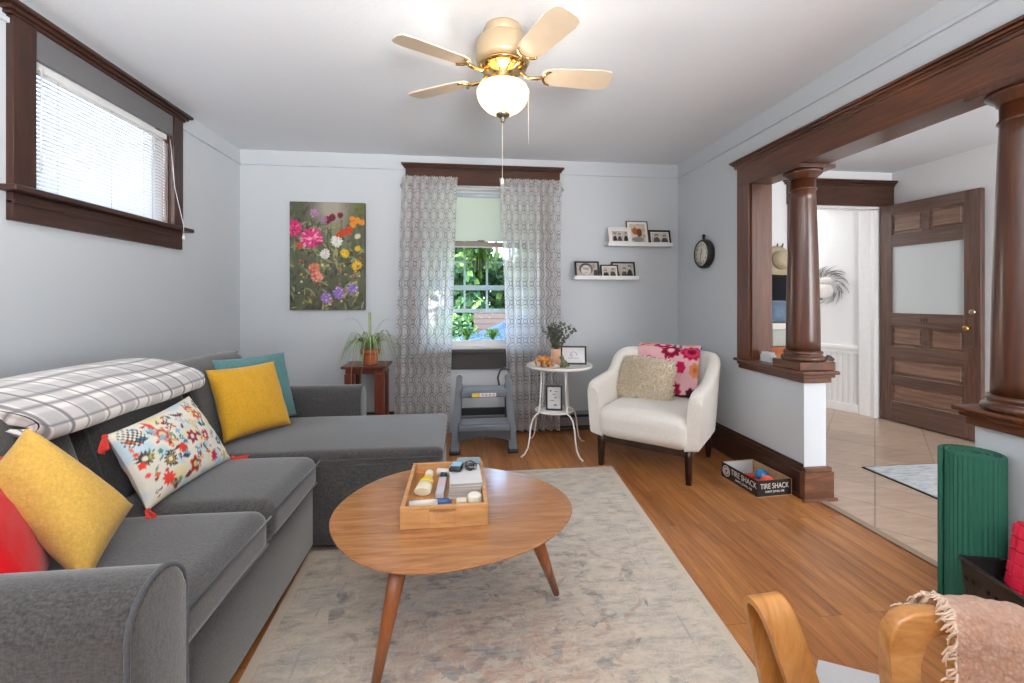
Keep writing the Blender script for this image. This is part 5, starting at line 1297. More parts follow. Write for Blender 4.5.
# ------------------------------------------------------------------ step stool
M_GREYP = plain('blue grey plastic', '#5f656d', .45); M_DKP = plain('dark grey plastic', '#3a3c40', .5)
ss = thing('step_stool', 'grey plastic folding step stool in front of the window', 'step stool', (.17, 3.48, 0))
for sx, x in ((-1, -.02), (1, .36)):
    b = MB()
    Mz = Matrix(((1, 0, 0, x), (0, 1, 0, 0), (0, 0, 1, 0), (0, 0, 0, 1)))
    fy0, fy1 = 3.40, 3.475
    pts4 = []
    for t in [k / 10 for k in range(11)]:
        w = .042 - .012 * t; xx = x + sx * (.035 * (1 - t)); yy = fy0 + (fy1 - fy0) * t; zz = .0 + .595 * t
        pts4.append((xx, yy, zz, w))
    V = []
    for xx, yy, zz, w in pts4: V.append([b.bm.verts.new((xx - w * .8, yy - w * .55, zz)), b.bm.verts.new((xx + w * .8, yy - w * .55, zz)), b.bm.verts.new((xx + w * .8, yy + w * .6, zz)), b.bm.verts.new((xx - w * .8, yy + w * .6, zz))])
    for q, r_ in zip(V, V[1:]):
        for i in range(4): b.bm.faces.new((q[i], q[(i + 1) % 4], r_[(i + 1) % 4], r_[i]))
    b.bm.faces.new(V[0][::-1]); b.bm.faces.new(V[-1])
    bmesh.ops.bevel(b.bm, geom=[e for e in b.bm.edges if abs(e.verts[0].co.z - e.verts[1].co.z) > .02 or e.verts[0].co.z > .59 and e.verts[1].co.z > .59], offset=.012, segments=3, affect='EDGES', clamp_overlap=True)
    l = build(b, 'front_leg', M_GREYP, ss, 45)
    b = MB(); xx = x + sx * .035; b.box(xx - .042, fy0 - .032, .0, xx + .042, fy0 + .035, .03, .008); build(b, 'rubber_foot', M_BLACK, l)
    b = MB(); b.tube([(x - sx * .012, 3.475, .52), (x + sx * .01, 3.66, .012)], [.014, .014], 8); b.tube([(x + sx * .01, 3.66, .012), (x + sx * .012, 3.66, .0005)], .016, 8); build(b, 'rear_leg', M_DKP, ss)
def step(z, y0, y1, x0, x1, sticker=False):
    b = MB(); b.box(x0, y0, z - .055, x1, y1, z, .014, 3); o = build(b, 'step', M_GREYP, ss, 45)
    b = MB(); b.box(x0 + .02, y0 + .025, z - .0005, x1 - .02, y1 - .02, z + .003, .001, 1); build(b, 'tread', plain('light grey tread', '#8c9094', .8), o)
    return o
up = step(.485, 3.385, 3.60, -.012, .352)
b = MB(); b.box(.075, 3.3835, .438, .135, 3.3852, .466); build(b, 'sticker', plain('yellow sticker', '#d9b23c', .5), up)
b = MB(); b.box(.135, 3.3835, .438, .262, 3.3852, .466); build(b, 'sticker', plain('white sticker', '#dcdcdc', .5), up)
b = MB()
for k in range(4): b.box(.15 + k * .028, 3.3828, .446, .165 + k * .028, 3.3836, .458)
build(b, 'sticker_print', plain('grey print', '#8a8c90', .5), up)
dn = step(.235, 3.345, 3.55, -.03, .37)
b = MB(); b.box(-.03, 3.355, .135, .37, 3.37, .185, .004)
for k in range(9):
    t = (k + .5) / 9 * 2 - 1; x0 = -.03 + .4 * k / 9; b.box(x0, 3.355, .135 - .035 * t * t, x0 + .4 / 9, 3.37, .14)
build(b, 'skirt', M_DKP, ss)
b = MB(); b.box(-.02, 3.60, .24, .36, 3.625, .30, .004); build(b, 'cross_bar', M_BLACK, ss)
b = MB(); b.tube([(.30, 3.56, .49), (.29, 3.575, .55), (.31, 3.58, .61), (.345, 3.57, .63), (.37, 3.52, .62)], .008, 8); build(b, 'hand_loop', M_DKP, ss)
cb = MB(); cb.tube([(.355, 3.935, .40), (.34, 3.86, .36), (.33, 3.80, .30), (.30, 3.76, .26), (.15, 3.75, .255), (-.02, 3.76, .252)], .005, 7)
cb = None

# ------------------------------------------------------------------ ceiling fan
fx, fy = .19, 2.05
fan = thing('ceiling_fan', 'gold and cream ceiling fan with a lit glass bowl', 'ceiling fan', (fx, fy, ZC))
M_GOLD = plain('polished brass', '#cfae74', .18, 1, var=.03); M_DULL = plain('cream gold enamel', '#bda888', .35, .3, var=.03)
b = MB(); b.lathe([(.001, 0), (.085, 0), (.088, -.012), (.08, -.05), (.075, -.055), (.001, -.055)], (fx, fy, ZC - .0005), 40); build(b, 'canopy', M_DULL, fan)
b = MB(); b.lathe([(.06, -.055), (.115, -.06), (.125, -.07), (.127, -.15), (.122, -.165), (.10, -.17), (.001, -.17)], (fx, fy, ZC), 48); build(b, 'motor_housing', M_DULL, fan)
b = MB(); b.lathe([(.105, -.17), (.112, -.176), (.112, -.184), (.085, -.192), (.055, -.2), (.034, -.206), (.03, -.22), (.03, -.25), (.022, -.256), (.001, -.258)], (fx, fy, ZC), 40); build(b, 'switch_housing', M_GOLD, fan)
b = MB()
for k in range(4):
    a = R(45) + k * pi / 2; b.tube([(fx + .03 * cos(a), fy + .03 * sin(a), ZC - .25), (fx + .062 * cos(a), fy + .062 * sin(a), ZC - .242), (fx + .075 * cos(a), fy + .075 * sin(a), ZC - .262), (fx + .09 * cos(a), fy + .09 * sin(a), ZC - .29)], [.006, .008, .008, .006], 8)
build(b, 'scroll_arm', M_GOLD, fan)
m_bowl, bb_, bn = base('lit alabaster glass', '#fbe3b6', .3)
bb_.inputs['Emission Color'].default_value = (1, .80, .50, 1); bb_.inputs['Emission Strength'].default_value = .3
tb_ = bn.new('ShaderNodeBsdfTranslucent'); tb_.inputs[0].default_value = lin('#e3b878'); mb_ = bn.new('ShaderNodeMixShader'); mb_.inputs[0].default_value = .6
bn.link(bb_.outputs[0], mb_.inputs[1]); bn.link(tb_.outputs[0], mb_.inputs[2]); bn.link(mb_.outputs[0], m_bowl.node_tree.nodes['Material Output'].inputs[0])
BZ = ZC - .285
b = MB(); prof = []
for k in range(13):
    t = k / 12; prof.append((.118 * math.sqrt(max(0, 1 - t ** 2.4)) * (1 - .0 * t) + .012, BZ - .005 - .125 * t))
prof = [(.104, BZ + .012), (.113, BZ + .008), (.115, BZ), (.108, BZ - .008)] + [(.118 * math.sqrt(max(0, 1 - t ** 2.0)) + .004, BZ - .012 - .105 * t) for t in [k / 12 for k in range(13)]]
b.lathe(prof, (fx, fy, 0), 48, cap=False); build(b, 'glass_bowl', m_bowl, fan)
b = MB(); b.lathe([(.001, -.0), (.032, -.002), (.034, -.008), (.026, -.016), (.014, -.02), (.01, -.03), (.012, -.034), (.004, -.044)], (fx, fy, BZ - .112), 24); build(b, 'finial', plain('pewter finial', '#8d8474', .3, .9), fan)
M_BLADE = plain('cream fan blade', '#d9c6ad', .4, var=.05)
for a in (208, 293, 0, 148):
    Ma = Matrix.Translation((fx, fy, ZC - .215)) @ Matrix.Rotation(R(a), 4, 'Z') @ Matrix.Rotation(R(-12), 4, 'X')
    pr = []
    for t in [k / 8 for k in range(9)]: pr.append((.20 + .05 * (1 - cos(pi / 2 * t)) - .02, -.03 - .022 * sin(pi / 2 * t)))
    o1 = [(.185, -.028), (.20, -.045), (.235, -.055), (.36, -.062), (.47, -.066), (.505, -.058), (.52, -.035), (.52, .035), (.505, .058), (.47, .066), (.36, .062), (.235, .055), (.20, .045), (.185, .028)]
    b = MB(); b.prism(o1, -.003, .003, .001, 1, M=Ma); bl_ = build(b, 'blade', M_BLADE, fan)
    b = MB(); b.tube([Ma @ Vector((.085, 0, .012)), Ma @ Vector((.12, 0, -.012)), Ma @ Vector((.16, 0, -.012)), Ma @ Vector((.19, 0, -.005))], [.009, .008, .01, .008], 8)
    b.tube([Ma @ Vector((.19 + .045 * (1 - cos(q)), .048 * sin(q), -.007)) for q in [(-1.3 + 2.6 * k / 10) for k in range(11)]], .006, 8)
    build(b, 'blade_iron', M_GOLD, bl_)
for (x, y), zz, w in (((fx + .0, fy + .03), 1.755, True), ((fx + .125, fy + .03), 1.93, False)):
    b = MB(); b.tube([(x, y, BZ + .02 if not w else BZ - .11), (x, y, zz)], .0013, 6)
    o = build(b, 'pull_chain', plain('pale chain', '#dad6cc', .4), fan)
    if w:
        b = MB(); b.lathe([(.003, .03), (.008, .02), (.008, .0), (.004, -.004)], (x, y, zz - .02), 12); build(b, 'pull', M_WTRIM, o)
light('fan_bulb', 'POINT', (fx, fy, BZ - .012), (0, 0, 0), 3.2, (1, .96, .91), .035)

# ------------------------------------------------------------------ cardboard tray of toys
M_CARD = wood('brown cardboard', '#9a7350', '#ab8460', '#bb9672', (.2, 1, 1), 20, .9)
cbx = thing('cardboard_box', 'black and white open cardboard box with toys by the half wall', 'box', (1.86, 2.62, 0), R(4))
W2, D2, H2, t2 = .118, .165, .10, .004
def cbox(b, x0, y0, z0, x1, y1, z1): b.box(x0, y0, z0, x1, y1, z1)
b = MB(); cbox(b, -W2, -D2, .0005, W2, D2, .006); build(b, 'bottom', M_CARD, cbx, world=False)
b = MB(); cbox(b, -W2, -D2, .006, -W2 + t2, D2, H2); cbox(b, -W2 + t2, -D2, .006, W2 - t2, -D2 + t2, H2); build(b, 'printed_side', plain('black printed card', '#151515', .55), cbx, world=False)
b = MB(); cbox(b, W2 - t2, -D2, .006, W2, D2, H2); cbox(b, -W2 + t2, D2 - t2, .006, W2 - t2, D2, H2 + .0); build(b, 'plain_side', M_CARD, cbx, world=False)
b = MB(); cbox(b, -W2 + t2, D2 - t2 - .003, .01, W2 - t2, D2 - t2, H2 - .004); build(b, 'inner_flap', plain('grey inner card', '#b9bcbf', .8), cbx, world=False)
M_PRINT = plain('white print', '#e8e6e0', .6)
text('TIRE SHACK', 'lettering', .036, M_PRINT, cbx, Matrix.Translation((0, -D2 - .0006, .064)) @ Mx).scale = (1.0, 1.25, 1)
text('SAINT JOHN, NB', 'lettering', .0175, M_PRINT, cbx, Matrix.Translation((.0, -D2 - .0006, .032)) @ Mx)
ML = Matrix.Rotation(R(-90), 4, 'Z') @ Mx
text('TIRE SHACK', 'lettering', .042, M_PRINT, cbx, Matrix.Translation((-W2 - .0006, -.045, .066)) @ ML).scale = (1, 1.2, 1)
text('SAINT JOHN, NB', 'lettering', .02, M_PRINT, cbx, Matrix.Translation((-W2 - .0006, -.045, .030)) @ ML)
b = MB()
Mr = Matrix.Translation((-W2 - .0008, .115, .055)) @ Matrix.Rotation(R(-90), 4, 'Y')
b.tube([Mr @ Vector((.032 * cos(a), .032 * sin(a), 0)) for a in [2 * pi * k / 28 for k in range(28)]], .003, 6, closed=True); b.tube([Mr @ Vector((.02 * cos(a), .02 * sin(a), 0)) for a in [2 * pi * k / 24 for k in range(24)]], .0025, 6, closed=True)
for k in range(8): a = pi / 4 * k; b.tube([Mr @ Vector((.008 * cos(a), .008 * sin(a), 0)), Mr @ Vector((.018 * cos(a), .018 * sin(a), 0))], .0022, 5)
build(b, 'tyre_emblem', M_PRINT, cbx, world=False)
def toy_car(label, loc, rz, mat):
    o = thing('toy_car', label, 'toy', loc, rz, 'toys in the cardboard box')
    b = MB(); b.box(-.05, -.022, .012, .05, .022, .034, .006, 2); b.box(-.025, -.019, .034, .03, .019, .054, .007, 2); build(b, 'body', mat, o, 45, world=False)
    for x in (-.03, .03):
        for y in (-.022, .022): q = MB(); q.tube([(x, y - .005, .012), (x, y + .005, .012)], .012, 12); build(q, 'wheel', M_BLACK, o, world=False)
cw = lambda x, y, z: tuple(MW[cbx.name] @ Vector((x, y, z)))
M_REDP = plain('red toy plastic', '#d21f22', .35)
toy_car('red toy car on the near side of the box', cw(-.03, -.07, .0065), R(50), M_REDP)
toy_car('red toy car at the middle of the box', cw(-.02, .02, .0065), R(110), plain('deep red toy', '#b5202a', .35))
def toy_ball(name, label, loc, r, mat):
    b = MB(); b.ball((0, 0, r), r, 3); o = build(b, name, mat); o.location = loc; MW[o.name] = Matrix.Translation(loc); tag(o, label, 'toy', 'toys in the cardboard box')
toy_ball('toy_ball', 'orange red ball between the red and blue toys', cw(.03, -.07, .0065), .04, plain('coral ball', '#e2604a', .4))
toy_ball('toy_ball', 'blue ball beside the red toys in the cardboard box', cw(.07, .02, .0065), .042, plain('blue ball', '#2d74a6', .4))
toy_ball('toy_ball', 'dark grey ball at the back of the box', cw(-.06, .09, .0065), .03, plain('dark toy', '#4a4446', .5))

# ------------------------------------------------------------------ exercise mat, basket, foam roller
ym = thing('exercise_mat', 'rolled green ribbed exercise mat standing on end', 'exercise mat', (1.905, 1.455, 0))
b = MB(); NR = 300; turns = 4.25; mc = (1.918, 1.455)
def sp_pt(u, off): a = u * turns * 2 * pi + .9; r = .018 + .072 * u + off; return mc[0] + r * cos(a), mc[1] + r * sin(a)
cols = []
for k in range(NR + 1):
    u = k / NR; rib = .0019 * (1 if k % 2 else -1) if u > 1 - 1.2 / turns else .0004
    pi_ = sp_pt(u, -.0068); po = sp_pt(u, .0055 + rib)
    cols.append([b.bm.verts.new((*pi_, .001)), b.bm.verts.new((*po, .001)), b.bm.verts.new((*po, .612)), b.bm.verts.new((*pi_, .612))])
for q, r_ in zip(cols, cols[1:]):
    for i in range(4): b.bm.faces.new((q[i], q[(i + 1) % 4], r_[(i + 1) % 4], r_[i]))
b.bm.faces.new(cols[0][::-1]); b.bm.faces.new(cols[-1])
build(b, 'rolled_foam', plain('green foam', '#1b5a47', .75), ym)

bk = thing('plastic_basket', 'black perforated plastic basket in front of the green mat', 'basket', (1.818, 1.165, 0), R(-15))
M_BASK = plain('black basket plastic', '#1b1e1c', .4)
BW, BD, BH = .12, .175, .28
def bside(b, p0, p1, q0, q1, holes):
    """perforated slanted side: bottom p0-p1, top q0-q1"""
    nu, nz_ = holes, 5
    P = lambda u, v: (Vector(p0) * (1 - u) + Vector(p1) * u) * (1 - v) + (Vector(q0) * (1 - u) + Vector(q1) * u) * v
    us = []; 
    for i in range(nu): us += [(i + .0) / nu, (i + .3) / nu, (i + .7) / nu]
    us.append(1.0)
    vz = [0, .08]
    for j in range(nz_): vz += [.08 + (.84) * (j + .35) / nz_, .08 + .84 * (j + 1) / nz_]
    vz.append(1.0)
    for i in range(len(us) - 1):
        for j in range(len(vz) - 1):
            if i % 3 == 1 and j >= 1 and j < len(vz) - 2 and j % 2 == 1: continue
            b.quad(P(us[i], vz[j]), P(us[i + 1], vz[j]), P(us[i + 1], vz[j + 1]), P(us[i], vz[j + 1]))
b = MB(); k0 = .86
c0 = [(-BW * k0, -BD * k0, .004), (BW * k0, -BD * k0, .004), (BW * k0, BD * k0, .004), (-BW * k0, BD * k0, .004)]; c1 = [(-BW, -BD, BH), (BW, -BD, BH), (BW, BD, BH), (-BW, BD, BH)]
for i in range(4): bside(b, c0[i], c0[(i + 1) % 4], c1[i], c1[(i + 1) % 4], 9 if i % 2 == 0 else 12)
bmesh.ops.remove_doubles(b.bm, verts=b.bm.verts, dist=1e-5); bmesh.ops.solidify(b.bm, geom=list(b.bm.faces), thickness=.004)
build(b, 'perforated_wall', M_BASK, bk, world=False)
b = MB(); b.box(-BW * k0, -BD * k0, .001, BW * k0, BD * k0, .006); build(b, 'bottom', M_BASK, bk, world=False)
b = MB(); b.tube([(x, y, BH) for x, y, _ in c1], .007, 8, closed=True); build(b, 'rim', M_BASK, bk, world=False)
fr = thing('foam_roller', 'red ridged foam roller standing tilted in the black basket', 'foam roller', tuple(MW[bk.name] @ Vector((.06, .03, .07))))
Mfr = Matrix.Translation(MW[bk.name] @ Vector((.0, .095, .05))) @ Matrix.Rotation(R(7), 4, 'Y') @ Matrix.Rotation(R(2), 4, 'X')
b = MB(); b.lathe([(.03, .004), (.05, .004), (.05, .386), (.03, .386), (.03, .004)], n=36, cap=False, M=Mfr); build(b, 'core', plain('red foam core', '#c01330', .55), fr)
b = MB(); nz2 = 0
for j in range(9):
    for k in range(10):
        a0 = 2 * pi * k / 10; z0 = .01 + j * .042; wid = .038 if k % 3 else .018
        for q in ((0, wid) if k % 3 else (0, .016), ) if True else ():
            Mp = Mfr @ Matrix.Rotation(a0, 4, 'Z'); b.box(.047, -.0135, z0 + q[0], .0575, .0135, z0 + q[1], .002, 1, M=Mp)
build(b, 'ridges', plain('crimson foam', '#d0203f', .5), fr)

# ------------------------------------------------------------------ doormat in the hall
dm = MB(); dm.box(2.815, 2.0, .0006, 3.75, 2.795, .010, .002, 1)
m_dm, db, dn_ = base('woven blue grey mat', '#9aa3ad', 1, 0, .05)
vv = dn_.coords((2.2, 14, 1)); f1 = dn_.noise(vv, 4, 5, .7); vv2 = dn_.coords((3, 10, 1)); f2 = dn_.noise(vv2, 3.1, 4)
dn_.link(dn_.mix(dn_.math('GREATER_THAN', f2, .52), dn_.ramp(f1, [(.3, '#7c86a0'), (.5, '#b9bfc4'), (.65, '#cfd2cf')]), dn_.ramp(f1, [(.35, '#aab5a8'), (.6, '#c6c8c8'), (.75, '#cdb6b2')])), db.inputs['Base Color'])
o = setorigin(build(dm, 'doormat', m_dm), (3.28, 2.4, 0)); tag(o, 'woven blue and grey mat on the hall tiles', 'mat')
b = MB(); b.box(2.800, 1.99, .0005, 2.815, 2.805, .008, .002, 1); b.box(2.815, 2.795, .0005, 3.75, 2.805, .008, .002, 1); build(b, 'black_edging', M_BLACK, o)

# ------------------------------------------------------------------ hall clutter seen past the post
hb = thing('hall_cabinet', 'orange brown wooden cabinet against the hall wall', 'cabinet', (2.75, 3.66, 0))
M_ORW = wood('orange brown wood', '#7c3d17', '#a3582a', '#b9713f', (1, 1, .1), 22, .4)
b = MB(); b.box(2.40, 3.44, 0, 3.0, 3.92, .76, .004); build(b, 'carcass', M_ORW, hb)
b = MB(); b.box(2.385, 3.42, .76, 3.02, 3.925, .785, .004); build(b, 'top', M_ORW, hb)
b = MB(); b.box(2.42, 3.425, .05, 2.69, 3.44, .73, .003); d1 = build(b, 'cabinet_door', M_ORW, hb)
b = MB(); b.ball((2.67, 3.415, .42), .012, 2); build(b, 'knob', M_BRASS, d1)
b = MB(); b.box(2.71, 3.425, .05, 2.98, 3.44, .73, .003); d1 = build(b, 'cabinet_door', M_ORW, hb)
b = MB(); b.ball((2.73, 3.415, .42), .012, 2); build(b, 'knob', M_BRASS, d1)
sb = thing('storage_box', 'white and grey storage box on the hall cabinet', 'box', (2.78, 3.62, .7855))
b = MB(); b.box(2.62, 3.46, .786, 2.96, 3.78, .93, .01); build(b, 'body', plain('marbled grey card', '#a9aba4', .7, var=.25, scale=14), sb)
b = MB(); b.box(2.61, 3.45, .93, 2.97, 3.79, .985, .008); build(b, 'lid', plain('cream lid', '#d5d3ca', .6), sb)
b = MB(); soft_box(b, 2.60, 3.46, .986, 2.96, 3.80, 1.155, .06, .02, 10, 5, .018); o = setorigin(build(b, 'folded_jeans', fabric('faded denim', '#66788c', .15)), (2.78, 3.63, .986)); tag(o, 'folded blue denim clothes on the grey storage box', 'clothes')
hk = MB(); hk.box(2.60, 3.94, 1.66, 3.125, 3.9595, 1.72, .004); hk_o = setorigin(build(hk, 'coat_rack', M_WTRIM), (2.78, 3.95, 1.69)); tag(hk_o, 'white coat rail fixed to the hall wall', 'coat rack')
for x in (2.985, 3.04):
    b = MB(); b.tube([(x, 3.945, 1.69), (x, 3.90, 1.685), (x, 3.88, 1.70), (x, 3.875, 1.72)], .006, 8); build(b, 'hook', M_BLACK, hk_o)
hat = thing('sun_hat', 'beige straw hat hanging above the hall cabinet', 'hat', (2.99, 3.90, 1.55))
Mh = Matrix.Translation((2.985, 3.86, 1.55)) @ Matrix.Rotation(R(80), 4, 'X')
b = MB(); b.lathe([(.15, -.004), (.148, 0), (.11, .012), (.088, .02), (.084, .06), (.07, .09), (.04, .1), (.001, .102)], n=32, sy=1.0, M=Mh, cap=False); build(b, 'crown_and_brim', plain('straw', '#b7a78a', .95, var=.15, scale=80), hat)
b = MB(); b.lathe([(.0885, .022), (.0875, .04)], n=32, M=Mh, cap=False); build(b, 'hat_band', plain('tan band', '#8e7a5c', .8), hat)
bg_ = thing('black_bag', 'black shoulder bag hanging below the straw hat', 'bag', (2.98, 3.88, 1.2))
b = MB(); soft_box(b, 2.84, 3.82, 1.165, 3.12, 3.93, 1.42, .04, .01, 10, 9, .02); build(b, 'body', fabric('black canvas', '#1d1d20', .1), bg_)
b = MB(); b.tube([(2.87, 3.88, 1.4), (2.95, 3.9, 1.6), (3.04, 3.89, 1.70), (3.06, 3.89, 1.55), (3.08, 3.88, 1.4)], .009, 8); build(b, 'strap', fabric('black canvas', '#1d1d20', .1), bg_)
lc = thing('small_carton', 'small white carton standing on the ledge behind the column', 'carton', (2.09, 2.80, .762))
b = MB(); b.prism([(2.065, 2.76), (2.115, 2.76), (2.115, 2.85), (2.065, 2.85)], .7625, .81, .002); build(b, 'body', plain('white carton', '#dfe0e2', .5), lc)
b = MB(); b.prism([(2.07, 2.765), (2.11, 2.765), (2.11, 2.845), (2.07, 2.845)], .81, .826, .003); build(b, 'lid', plain('white lid', '#ededec', .5), lc)
lb = MB(); Mlb = Matrix.Translation((3.06, 3.50, .56)) @ Matrix.Rotation(R(38), 4, 'Y')
lb.box(-.03, -.02, -.14, .03, .02, .16, .006, M=Mlb); 
o = setorigin(build(lb, 'wooden_slat', wood('dark brown slat', '#33211a', '#4a3328', '#5e4436', (1, 1, .1), 22, .4)), (3.06, 3.5, .44)); tag(o, 'short dark brown wooden slat leaning beside the hall cabinet', 'stick'); o.location.z = .44; o.location.x = 3.10  # guessed slat for an unclear slanting dark wood edge

# ------------------------------------------------------------------ bentwood chairs at the lower right
M_BENT = wood('honey bentwood', '#8f5c2a', '#ad763c', '#c28e54', (1, .15, .3), 22, .28, .5, .02, .3)
def band(b, pts, w, t, n=None):
    """laminated band: centre line pts, width vector w (half), thickness t"""
    pts = [Vector(p) for p in pts]; w = Vector(w); m = len(pts); V = []
    for i, p in enumerate(pts):
        tg = (pts[min(i + 1, m - 1)] - pts[max(0, i - 1)]).normalized(); nn = w.cross(tg).normalized() * t / 2
        k = 1.0
        V.append([b.bm.verts.new(p - w * k - nn), b.bm.verts.new(p + w * k - nn), b.bm.verts.new(p + w * k + nn), b.bm.verts.new(p - w * k + nn)])
    for q, r_ in zip(V, V[1:]):
        for i in range(4):
            f = b.bm.faces.new((q[i], q[(i + 1) % 4], r_[(i + 1) % 4], r_[i])); f.smooth = True
    b.bm.faces.new(V[0][::-1]); b.bm.faces.new(V[-1])
def cr_line(p, n):
    p = [Vector(q) for q in p]; out = []
    for k in range(n + 1):
        t = k / n * (len(p) - 1); i = min(len(p) - 2, int(t)); f = t - i
        q = [p[max(0, i - 1)], p[i], p[i + 1], p[min(len(p) - 1, i + 2)]]
        out.append(.5 * ((2 * q[1]) + (-q[0] + q[2]) * f + (2 * q[0] - 5 * q[1] + 4 * q[2] - q[3]) * f * f + (-q[0] + 3 * q[1] - 3 * q[2] + q[3]) * f ** 3))
    return out
lch = thing('bentwood_chair', 'honey coloured bentwood chair arm curving down beside the rug', 'chair', (.72, .85, 0))
b = MB(); aw = Vector((.036, .003, 0))
arm_l = cr_line([(.79, .86, .018), (.735, .84, .24), (.70, .832, .38), (.673, .828, .455), (.656, .829, .505), (.642, .836, .543), (.634, .850, .560), (.632, .868, .557), (.635, .876, .53), (.653, .874, .44), (.686, .872, .28), (.722, .875, .08), (.74, .885, .02)], 90)
band(b, arm_l, aw, .013); build(b, 'arm_band', M_BENT, lch, 40)
b = MB(); band(b, [(.79, .86, .018), (.77, .865, .014), (.74, .885, .02)], aw, .013); build(b, 'foot_runner', M_BENT, lch, 40)
b = MB(); band(b, [(p.x, 1.16 - p.y - .06, p.z) for p in arm_l], aw, .013); build(b, 'arm_band', M_BENT, lch, 40)
for x_, z_ in ((.72, .12), (.70, .20)):
    b = MB(); b.tube([(x_, .28, z_), (x_, .845, z_)], .011, 12); build(b, 'rail', M_BENT, lch)
mr = MB(); mr.prism([(.70, .40), (1.5, .40), (1.62, 1.08), (1.163, 1.322), (1.05, 1.22)], .0006, .006)
o = setorigin(build(mr, 'floor_mat', plain('pale grey mat', '#c9c9c9', .9, var=.04)), (1.2, .9, 0)); tag(o, 'pale grey smooth mat on the floor under the chairs', 'mat')
rch = thing('wooden_armchair', 'honey coloured wooden armchair with a pink knitted blanket over it', 'chair', (1.2, .6, 0))
# side frame facing the viewer: hooked profile in a vertical plane
U = Vector((.9936, -.113, 0)).normalized()      # along the arm
Wd = Vector((.113, .9936, 0)).normalized()    # away from the viewer
A0 = Vector((.797, .735, 0))
prof2 = [(0.010, .30), (.007, .40), (-.001, .50), (-.004, .538), (.002, .568), (.016, .588), (.040, .600), (.07, .603), (.12, .598), (.50, .51), (.50, .48), (.12, .570), (.090, .568), (.072, .562), (.060, .545), (.054, .51), (.052, .38), (.052, .30)]
Mp2 = Matrix(((U.x, 0, Wd.x, A0.x), (U.y, 0, Wd.y, A0.y), (0, 1, 0, 0), (0, 0, 0, 1)))
M_BEECH = wood('honey beech', '#885628', '#a8743f', '#bd8b56', (.3, 1, 1.2), 18, .25, .5, .02, .4)
b = MB(); b.prism(prof2, 0, .032, .005, 3, M=Mp2)
b.prism([(.01, .0), (.048, .0), (.051, .305), (.011, .305)], .002, .030, .004, 2, M=Mp2); b.prism([(.45, .0), (.5, .0), (.5, .50), (.46, .50)], .002, .038, .004, 2, M=Mp2); build(b, 'arm_frame', M_BEECH, rch, 45)
b = MB(); b.prism([(.07, .30), (.48, .30), (.48, .36), (.07, .36)], -.46, -.005, .01, 3, M=Mp2); build(b, 'seat_pad', fabric('tan seat', '#9a7a58', .1), rch)
b = MB(); b.prism(prof2, -.51, -.47, .005, 3, M=Mp2); b.prism([(.01, .0), (.06, .0), (.066, .305), (.012, .305)], -.508, -.472, .004, 2, M=Mp2); b.prism([(.45, .0), (.5, .0), (.5, .50), (.46, .50)], -.508, -.472, .004, 2, M=Mp2); build(b, 'arm_frame', M_BEECH, rch, 45)
# knitted blanket with fringe, draped over the arm
M_KNIT, kb, kn = base('pink boucle knit', '#cfa996', 1, 0, .05)
kb.inputs['Sheen Weight'].default_value = .4
vo = kn.new('ShaderNodeTexVoronoi'); vo.inputs['Scale'].default_value = 140; kn.link(kn.coords(), vo.inputs['Vector'])
kf = kn.noise(kn.coords(), 30, 4, .6)
kn.link(kn.mix(vo.outputs['Distance'], kn.ramp(kf, [(.35, '#e6bea4'), (.65, '#fae6d4')]), '#d9ab90'), kb.inputs['Base Color']); kn.link(kn.bump(vo.outputs['Distance'], .5, -.005), kb.inputs['Normal'])
kt = thing('knitted_blanket', 'pink knitted blanket with fringe draped over the wooden armchair', 'blanket', (1.05, .75, .6))
def kp(u, v):
    # u along the arm (screen left to right), v from far edge over to near side
    a = .118 + u * .42 + .012 * sin(v * 6) - .02 * v
    d = [(.105, .54), (.085, .595), (.055, .622), (.02, .630), (-.012, .622), (-.028, .59), (-.036, .50), (-.045, .36)]
    t = v * (len(d) - 1); i = min(len(d) - 2, int(t)); f = t - i
    w = d[i][0] * (1 - f) + d[i + 1][0] * f; z = d[i][1] * (1 - f) + d[i + 1][1] * f
    r_ = mnoise.noise(Vector((a * 9, w * 9, z * 9))) * .008 + mnoise.noise(Vector((a * 60, w * 60, z * 60))) * .003
    P = A0 + U * a + Wd * (w + r_)
    return (P.x, P.y, z - .006 + r_ - .25 * max(0, a - .13))
b = MB(); b.grid(kp, 120, 110); bmesh.ops.solidify(b.bm, geom=list(b.bm.faces), thickness=.012)
build(b, 'knit_cloth', M_KNIT, kt)
b = MB(); rnd = random.Random(31)
for k in range(80):
    v = k / 80; p = Vector(kp(0, v)); d = (-U * rnd.uniform(.008, .028) + Vector((0, 0, -rnd.uniform(.0, .028)))); j = Vector((rnd.uniform(-.008, .008), rnd.uniform(-.008, .008), rnd.uniform(-.004, .006)))
    b.tube([p, p + d * .5 + j, p + d * 1.1 + j * .5], [.0022, .002, .0014], 5)
for k in range(110):
    u = k / 110; p = Vector(kp(u, 0)); d = Wd * rnd.uniform(.006, .02) + Vector((0, 0, rnd.uniform(-.012, .008))); j = Vector((rnd.uniform(-.01, .01), rnd.uniform(-.01, .01), rnd.uniform(-.003, .006)))
    b.tube([p, p + d * .5 + j, p + d + j * .5], [.0022, .002, .0012], 5)
build(b, 'fringe', plain('pale fringe', '#d9bfa9', 1), kt)

# ------------------------------------------------------------------ outdoors, seen through the back window
GZ = -.65
b = MB(); b.box(-14, 4.3, GZ - .2, 16, 30, GZ); struct(build(b, 'ground_lawn', plain('grass lawn', '#40552a', 1, var=.3, scale=4)), 'green lawn outside the window', 'lawn')
b = MB(); b.box(-14, 9.4, GZ, 16, 13.6, GZ + .01); struct(build(b, 'road', plain('pale asphalt', '#6f7174', .9)), 'grey street outside the window', 'road')
